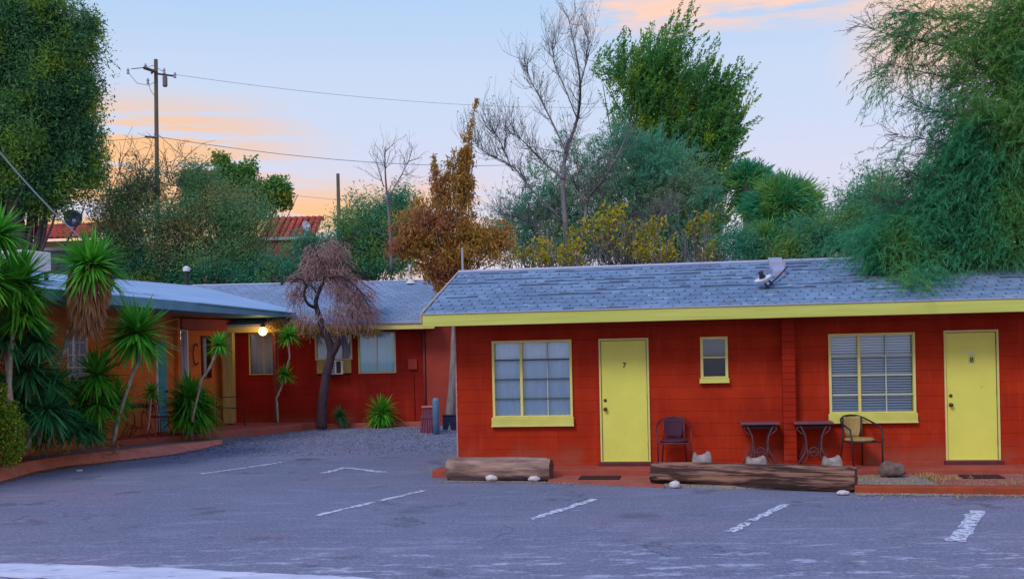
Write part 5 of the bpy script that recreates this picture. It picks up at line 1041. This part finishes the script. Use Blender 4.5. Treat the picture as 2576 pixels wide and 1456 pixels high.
# ================================================================== FAR HOUSES, POLES, WIRES, HILLS
def tile_roof(parent, w_, d_x, rise, mt, x0=0, y0=0, z0=0, pitch=.24):
    """barrel-tile slope: w_ along x, running back d_x and up by rise"""
    n = int(w_/pitch); mb = MB(); rows = max(3, int(d_x/.4))
    for i in range(n):
        for j in range(rows):
            xa = x0+i*pitch; ya, yb_ = y0+d_x*j/rows-.03, y0+d_x*(j+1)/rows; za, zb = z0+rise*j/rows+.05, z0+rise*(j+1)/rows+.02; P = []
            for (yy, zz, r_) in ((ya, za, .105), (yb_, zb, .09)):
                for k in range(6): a = PI*k/5; P.append((xa+pitch/2+math.cos(a)*r_, yy, zz+math.sin(a)*r_*.8))
            mb.add(P, [(k, k+1, 7+k, 6+k) for k in range(5)]+[(0, 1, 2, 3, 4, 5)])
    mb.sheet([(x0, y0, z0), (x0+w_, y0, z0), (x0+w_, y0+d_x, z0+rise), (x0, y0+d_x, z0+rise)])
    return mb.build('tiled_roof', mt, parent)
# house on the far left
a = at(15, 605, 41); b = at(215, 605, 41); hz = a.z
h1 = empty('tiled_house', ((a.x+b.x)/2-1.2, 41, -.04), -.10, 'far house with terracotta barrel tiles behind the left roof', 'house')
wd = (b.x-a.x)+3.2; wl1 = MB().box(-wd/2, wd/2-.25, .4, 6, 0, hz).build('wall', mat('tan_house', (.34, .25, .13), .9), h1)
rf1 = tile_roof(h1, wd, 2.2, .75, M['tile'], -wd/2, 0, hz+.05); MB().box(-1.6, -1.3, 1.7, 2.0, hz+.4, hz+1.15).build('chimney', M['concrete'], rf1)
MB().box(-1.2, -.3, .37, .399, hz-1.9, hz-.7).build('window', M['dark'], h1)
# blue-grey parapet building
a = at(112, 690, 37.5); b = at(340, 690, 37.5); tz = at(150, 620, 37.5).z
fl2 = empty('flat_roofed_house', ((a.x+b.x)/2, 37.5, -.04), 0, 'plain blue grey flat roofed house behind the veranda roof', 'house')
w2_ = b.x-a.x+3; MB().box(-w2_/2-1.5, w2_/2, 0, 3, 0, tz-.1).build('wall', M['houseblue'], fl2); MB().box(-w2_/2-1.56, w2_/2+.06, -.06, 3.06, tz-.098, tz).build('parapet_cap', M['concrete'], fl2); MB().box(-w2_/2+.4, -w2_/2+1.3, -.03, -.003, 1.2, 2.3).build('window', M['dark'], fl2)
def dish(px, py, Y, r, m, label, yaw, tilt, pole=.8):
    p = at(px, py, Y); t = empty('satellite_dish', (p.x, p.y, p.z-pole), yaw, label, 'satellite dish')
    d = MB().lathe([(.01, 0), (r*.5, r*.06), (r*.85, r*.2), (r, r*.3), (r*.99, r*.33), (r*.8, r*.2), (r*.4, r*.07), (.01, .02)], 26, (0, 0, 0), 'y').build('reflector', m, t, smooth=True); d.location = (0, 0, pole); d.rotation_euler = (tilt, 0, PI)
    MB().tube([(0, .05, 0), (0, .05, pole)], .03, 8).build('mount', M['galv'], t); MB().tube([(0, 0, pole-r*.8), (0, -r*1.0, pole-.1)], .015, 6).box(-.05, .05, -r*1.05-.05, -r*1.05+.05, pole-.14, pole-.04).build('feed_arm', M['galv'], t)
dish(183, 551, 40.4, .32, M['dish'], 'navy blue round satellite dish on the left tiled roof', .5, .2, .6)
# long flat building and small tiled roof, centre-left
a = at(520, 600, 42); b = at(905, 600, 42); tz = at(700, 594, 42).z
fl3 = empty('long_flat_house', ((a.x+b.x)/2, 42, -.04), 0, 'long brown stucco house with a pale flat parapet behind the mesquite', 'house'); w3 = b.x-a.x
MB().box(-w3/2, w3/2, 0, 5, 0, tz-.12).build('wall', M['houseb'], fl3); MB().box(-w3/2-.1, w3/2+.1, -.1, 5.1, tz-.118, tz).build('parapet_cap', M['concrete'], fl3)
for i in range(3): MB().box(-w3/2+.8+i*1.9, -w3/2+1.7+i*1.9, -.03, -.003, tz-2, tz-.9).build('window', M['dark'], fl3)
a = at(650, 592, 43.2); b = at(792, 592, 43.2); h2 = empty('tiled_tower_room', (a.x, 43.2, tz-.05), 0, 'small red barrel tiled upper room above the long flat parapet', 'house')
wq = b.x-a.x; MB().box(.15, wq-.12, .3, 2.4, -.3, .12).build('wall', M['houseb'], h2); tile_roof(h2, wq, 2.0, 1.0, M['tile'], 0, 0, .1); MB().box(-.02, wq+.02, 1.98, 2.1, 1.0, 1.16).build('ridge_cap', M['tile'], h2)
dish(768, 570, 43.0, .2, M['white'], 'small white satellite dish at the edge of the red tiled room', .9, .2, .45)
a = at(2080, 646, 44); b = at(2700, 632, 44)
h4 = empty('pale_roofed_house', ((a.x+b.x)/2, 44, -.04), 0, 'low pale roofed house glimpsed behind the scrub on the right', 'house'); w4 = b.x-a.x
MB().box(-w4/2, w4/2, 0, 5, 0, a.z-.35).build('wall', M['houseb'], h4); MB().add([(-w4/2-.3, -.4, a.z-.35), (w4/2+.3, -.4, a.z-.35), (w4/2+.3, 2.5, a.z+.1), (-w4/2-.3, 2.5, a.z+.1), (w4/2+.3, 5.4, a.z-.35), (-w4/2-.3, 5.4, a.z-.35)], [(0, 1, 2, 3), (3, 2, 4, 5), (0, 3, 5), (1, 4, 2)]).build('roof', M['white'], h4)
# utility pole
YP = 50; pb = at(398, 900, YP); tz = at(392, 150, YP).z; up_ = empty('utility_pole', (pb.x, YP, -.04), 0, 'tall wooden utility pole with crossarms rising behind the mesquite', 'utility pole')
lean = at(392, 150, YP).x-pb.x
MB().tube([(0, 0, 0), (lean*.5, 0, tz*.5), (lean, 0, tz+.04)], [.125, .105, .085], 12).build('pole', M['wood'], up_, smooth=True)
def lp_(px, py, dy=0): p = at(px, py, YP+dy); return (p.x-pb.x, dy, p.z+.04)
MB().tube([lp_(362, 171, -.6), lp_(395, 182)], .07, 6).tube([lp_(395, 186), lp_(440, 192, .6)], .045, 6).tube([lp_(365, 344, -.3), lp_(398, 347)], .05, 6).tube([lp_(330, 174, -.9), lp_(365, 170, -.6)], .02, 5).tube([lp_(380, 186), lp_(395, 170)], .05, 6).build('crossarm', M['wood'], up_)
MB().lathe([(.02, .22), (.09, .2), (.11, .12), (.11, -.26), (.08, -.3)], 12, lp_(415, 202)).build('transformer', M['stems'], up_)
iz = MB()
for px, py in ((322, 180), (372, 205), (440, 190), (366, 168), (413, 180)): iz.lathe([(.04, -.12), (.07, -.1), (.05, 0), (.07, .04), (.03, .14)], 8, lp_(px, py))
iz.build('insulator', M['galv'], up_)
jw = MB()
for P in ([(322, 182), (345, 210), (375, 215), (392, 205)], [(372, 208), (380, 230), (395, 248)], [(362, 172), (385, 165), (413, 182)]):
    jw.tube([lp_(*q) for q in P], .014, 4)
jw.build('jumper_wires', M['wire'], up_)
def wire(name, pts, label, r=.018, m='wire', group='overhead wires'):
    a, b = pts; A, B_ = at(*a), at(*b); n = 24; sag = (pts_s.get(name+label, .02))*(B_-A).length; mb = MB()
    mb.tube([A.lerp(B_, i/n)-A-Vector((0, 0, sag*4*(i/n)*(1-i/n))) for i in range(n+1)], r, 5); o = mb.build(name, M[m]); o.location = A; tag(o, label, 'wire', group)
pts_s = {}
wire('power_line', ((440, 188, 50), (1700, 262, 75)), 'uppermost power line running right from the pole top', .010)
wire('power_line', ((400, 345, 50), (1300, 415, 66)), 'thick lower cable running right from the middle of the pole', .016)
wire('power_line', ((400, 343, 50), (-60, 350, 42)), 'lower cable running left from the pole behind the pine', .012)
wire('power_line', ((550, 470, 60), (1700, 520, 80)), 'faint lowest cable low over the sunset clouds', .010)
wire('guy_wire', ((400, 340, 50), (500, 425, 52)), 'thin guy wire slanting down right from the pole', .014)
wire('service_cable', ((-40, 335, 26), (205, 600, 31)), 'pale service cable slanting down before the pine at left', .02, 'cable')
q = at(850, 437, 60); MBp = MB().tube([(0, 0, 0), (0, 0, q.z+.04)], [.13, .09], 10); t = empty('utility_pole', (q.x, 60, -.04), 0, 'distant thin plain pole standing in the sunset gap', 'utility pole'); MBp.build('pole', M['wood'], t, smooth=True)
q = at(2168, 515, 40); t = empty('antenna_mast', (q.x, 40, -.04), 0, 'thin pale mast rising through the scrub right of the palms', 'mast'); MB().tube([(0, 0, 0), (0, 0, q.z)], .03, 6).build('mast', M['white'], t); MB().tube([(-.2, 0, q.z-.05), (.2, 0, q.z-.05)], .012, 4).build('crossbar', M['white'], t)
# hills
V = []; n = 160
for i in range(n+1):
    x = -1600+3200*i/n; hgt = 95+70*mn.noise(Vector((x*.003, 1, 0)))+26*mn.noise(Vector((x*.014, 5, 0)))+95*math.exp(-((x-400)/170)**2); V += [(x, 1900, -5), (x, 2060, max(20, hgt)), (x, 2400, -5)]
struct(np_mesh('hills', V, [(3*i+k, 3*i+3+k, 3*i+4+k, 3*i+1+k) for i in range(n) for k in (0, 1)], M['hill'], None, True))
# loose stones: gravel at the back of the lot, sand and grit along the walk edge
def pebbles(name, pts, s0, s1, m, label):
    n = len(pts); P = np.array(pts); s = RNG.uniform(s0, s1, (n, 1, 1)); o = np.array([(1, 0, 0), (0, 1, 0), (-1, 0, 0), (0, -1, 0), (0, 0, .7), (0, 0, -.4)])[None]*s*RNG.uniform(.6, 1.3, (n, 6, 1)); a = RNG.uniform(0, 6.28, n)
    x = o[..., 0]*np.cos(a)[:, None]-o[..., 1]*np.sin(a)[:, None]; y = o[..., 0]*np.sin(a)[:, None]+o[..., 1]*np.cos(a)[:, None]; V = np.stack([x, y, o[..., 2]], -1)+P[:, None]
    f = np.array([(0, 1, 4), (1, 2, 4), (2, 3, 4), (3, 0, 4), (1, 0, 5), (2, 1, 5), (3, 2, 5), (0, 3, 5)]); return tag(np_mesh(name, V.reshape(-1, 3), (np.arange(n)[:, None, None]*6+f[None]).reshape(-1, 3), m), label, 'gravel', kind='stuff')
pp_ = []
while len(pp_) < 7000:
    x, y = random.uniform(-7, 1.2), random.uniform(21.5, 29)
    if random.random() < sm(21.5, 25, y) and (x < -.9 or y < 18): pp_.append((x, y, gz(x, y)+.004))
pebbles('loose_gravel', pp_, .012, .035, M['pebble'], 'loose blue grey gravel in front of the rear wing')
pp_ = []
for _ in range(2600):
    i = random.randint(0, len(cA)-2); t_ = random.random(); u_ = cA[i][0]+(cA[i+1][0]-cA[i][0])*t_; v_ = cA[i][1]+(cA[i+1][1]-cA[i][1])*t_-abs(random.gauss(0, .12)); q = W(u_, v_); pp_.append((q.x, q.y, .008))
for _ in range(1400):
    u_ = random.uniform(-.1, 3.5); v_ = -1.05-.26*max(0, u_-1.2)-abs(random.gauss(0, .10))-.06; q = W(u_, v_); pp_.append((q.x, q.y, .006))
for _ in range(2200):
    u_ = random.uniform(6.2, 9.6); v_ = random.uniform(-2.2, -.85); q = W(u_, v_)
    if random.random() < .75 or v_ < -1.7: pp_.append((q.x, q.y, .046 if not 7.3 < u_ < 9.2 else .064))
pebbles('edge_grit', pp_, .005, .016, mat('grit', (.34, .26, .2), .9, (.22, .18, .17), 3, island=.4), 'sandy grit scattered along the walk edge')
pp_ = []
for _ in range(2200):
    i = random.randint(1, m_-2); t_ = random.random(); q = kout[i].lerp(kout[i+1], t_); d0 = abs(random.gauss(0, .10)); pp_.append((q.x+.01+d0, q.y-d0*.3, gz(q.x, q.y)+.006))
pebbles('kerb_debris', pp_, .006, .022, mat('debris', (.26, .13, .11), .9, (.12, .08, .09), 3, island=.4), 'reddish grit and dry debris along the left kerb foot')
q = onz(200, 1185, 0); o = MB().box(-.05, .05, -.03, .03, .002, .03).build('paper_scrap', M['paper'], bevel=.01); o.location = q; tag(o, 'small crumpled white paper scrap on asphalt below the kerb', 'litter')
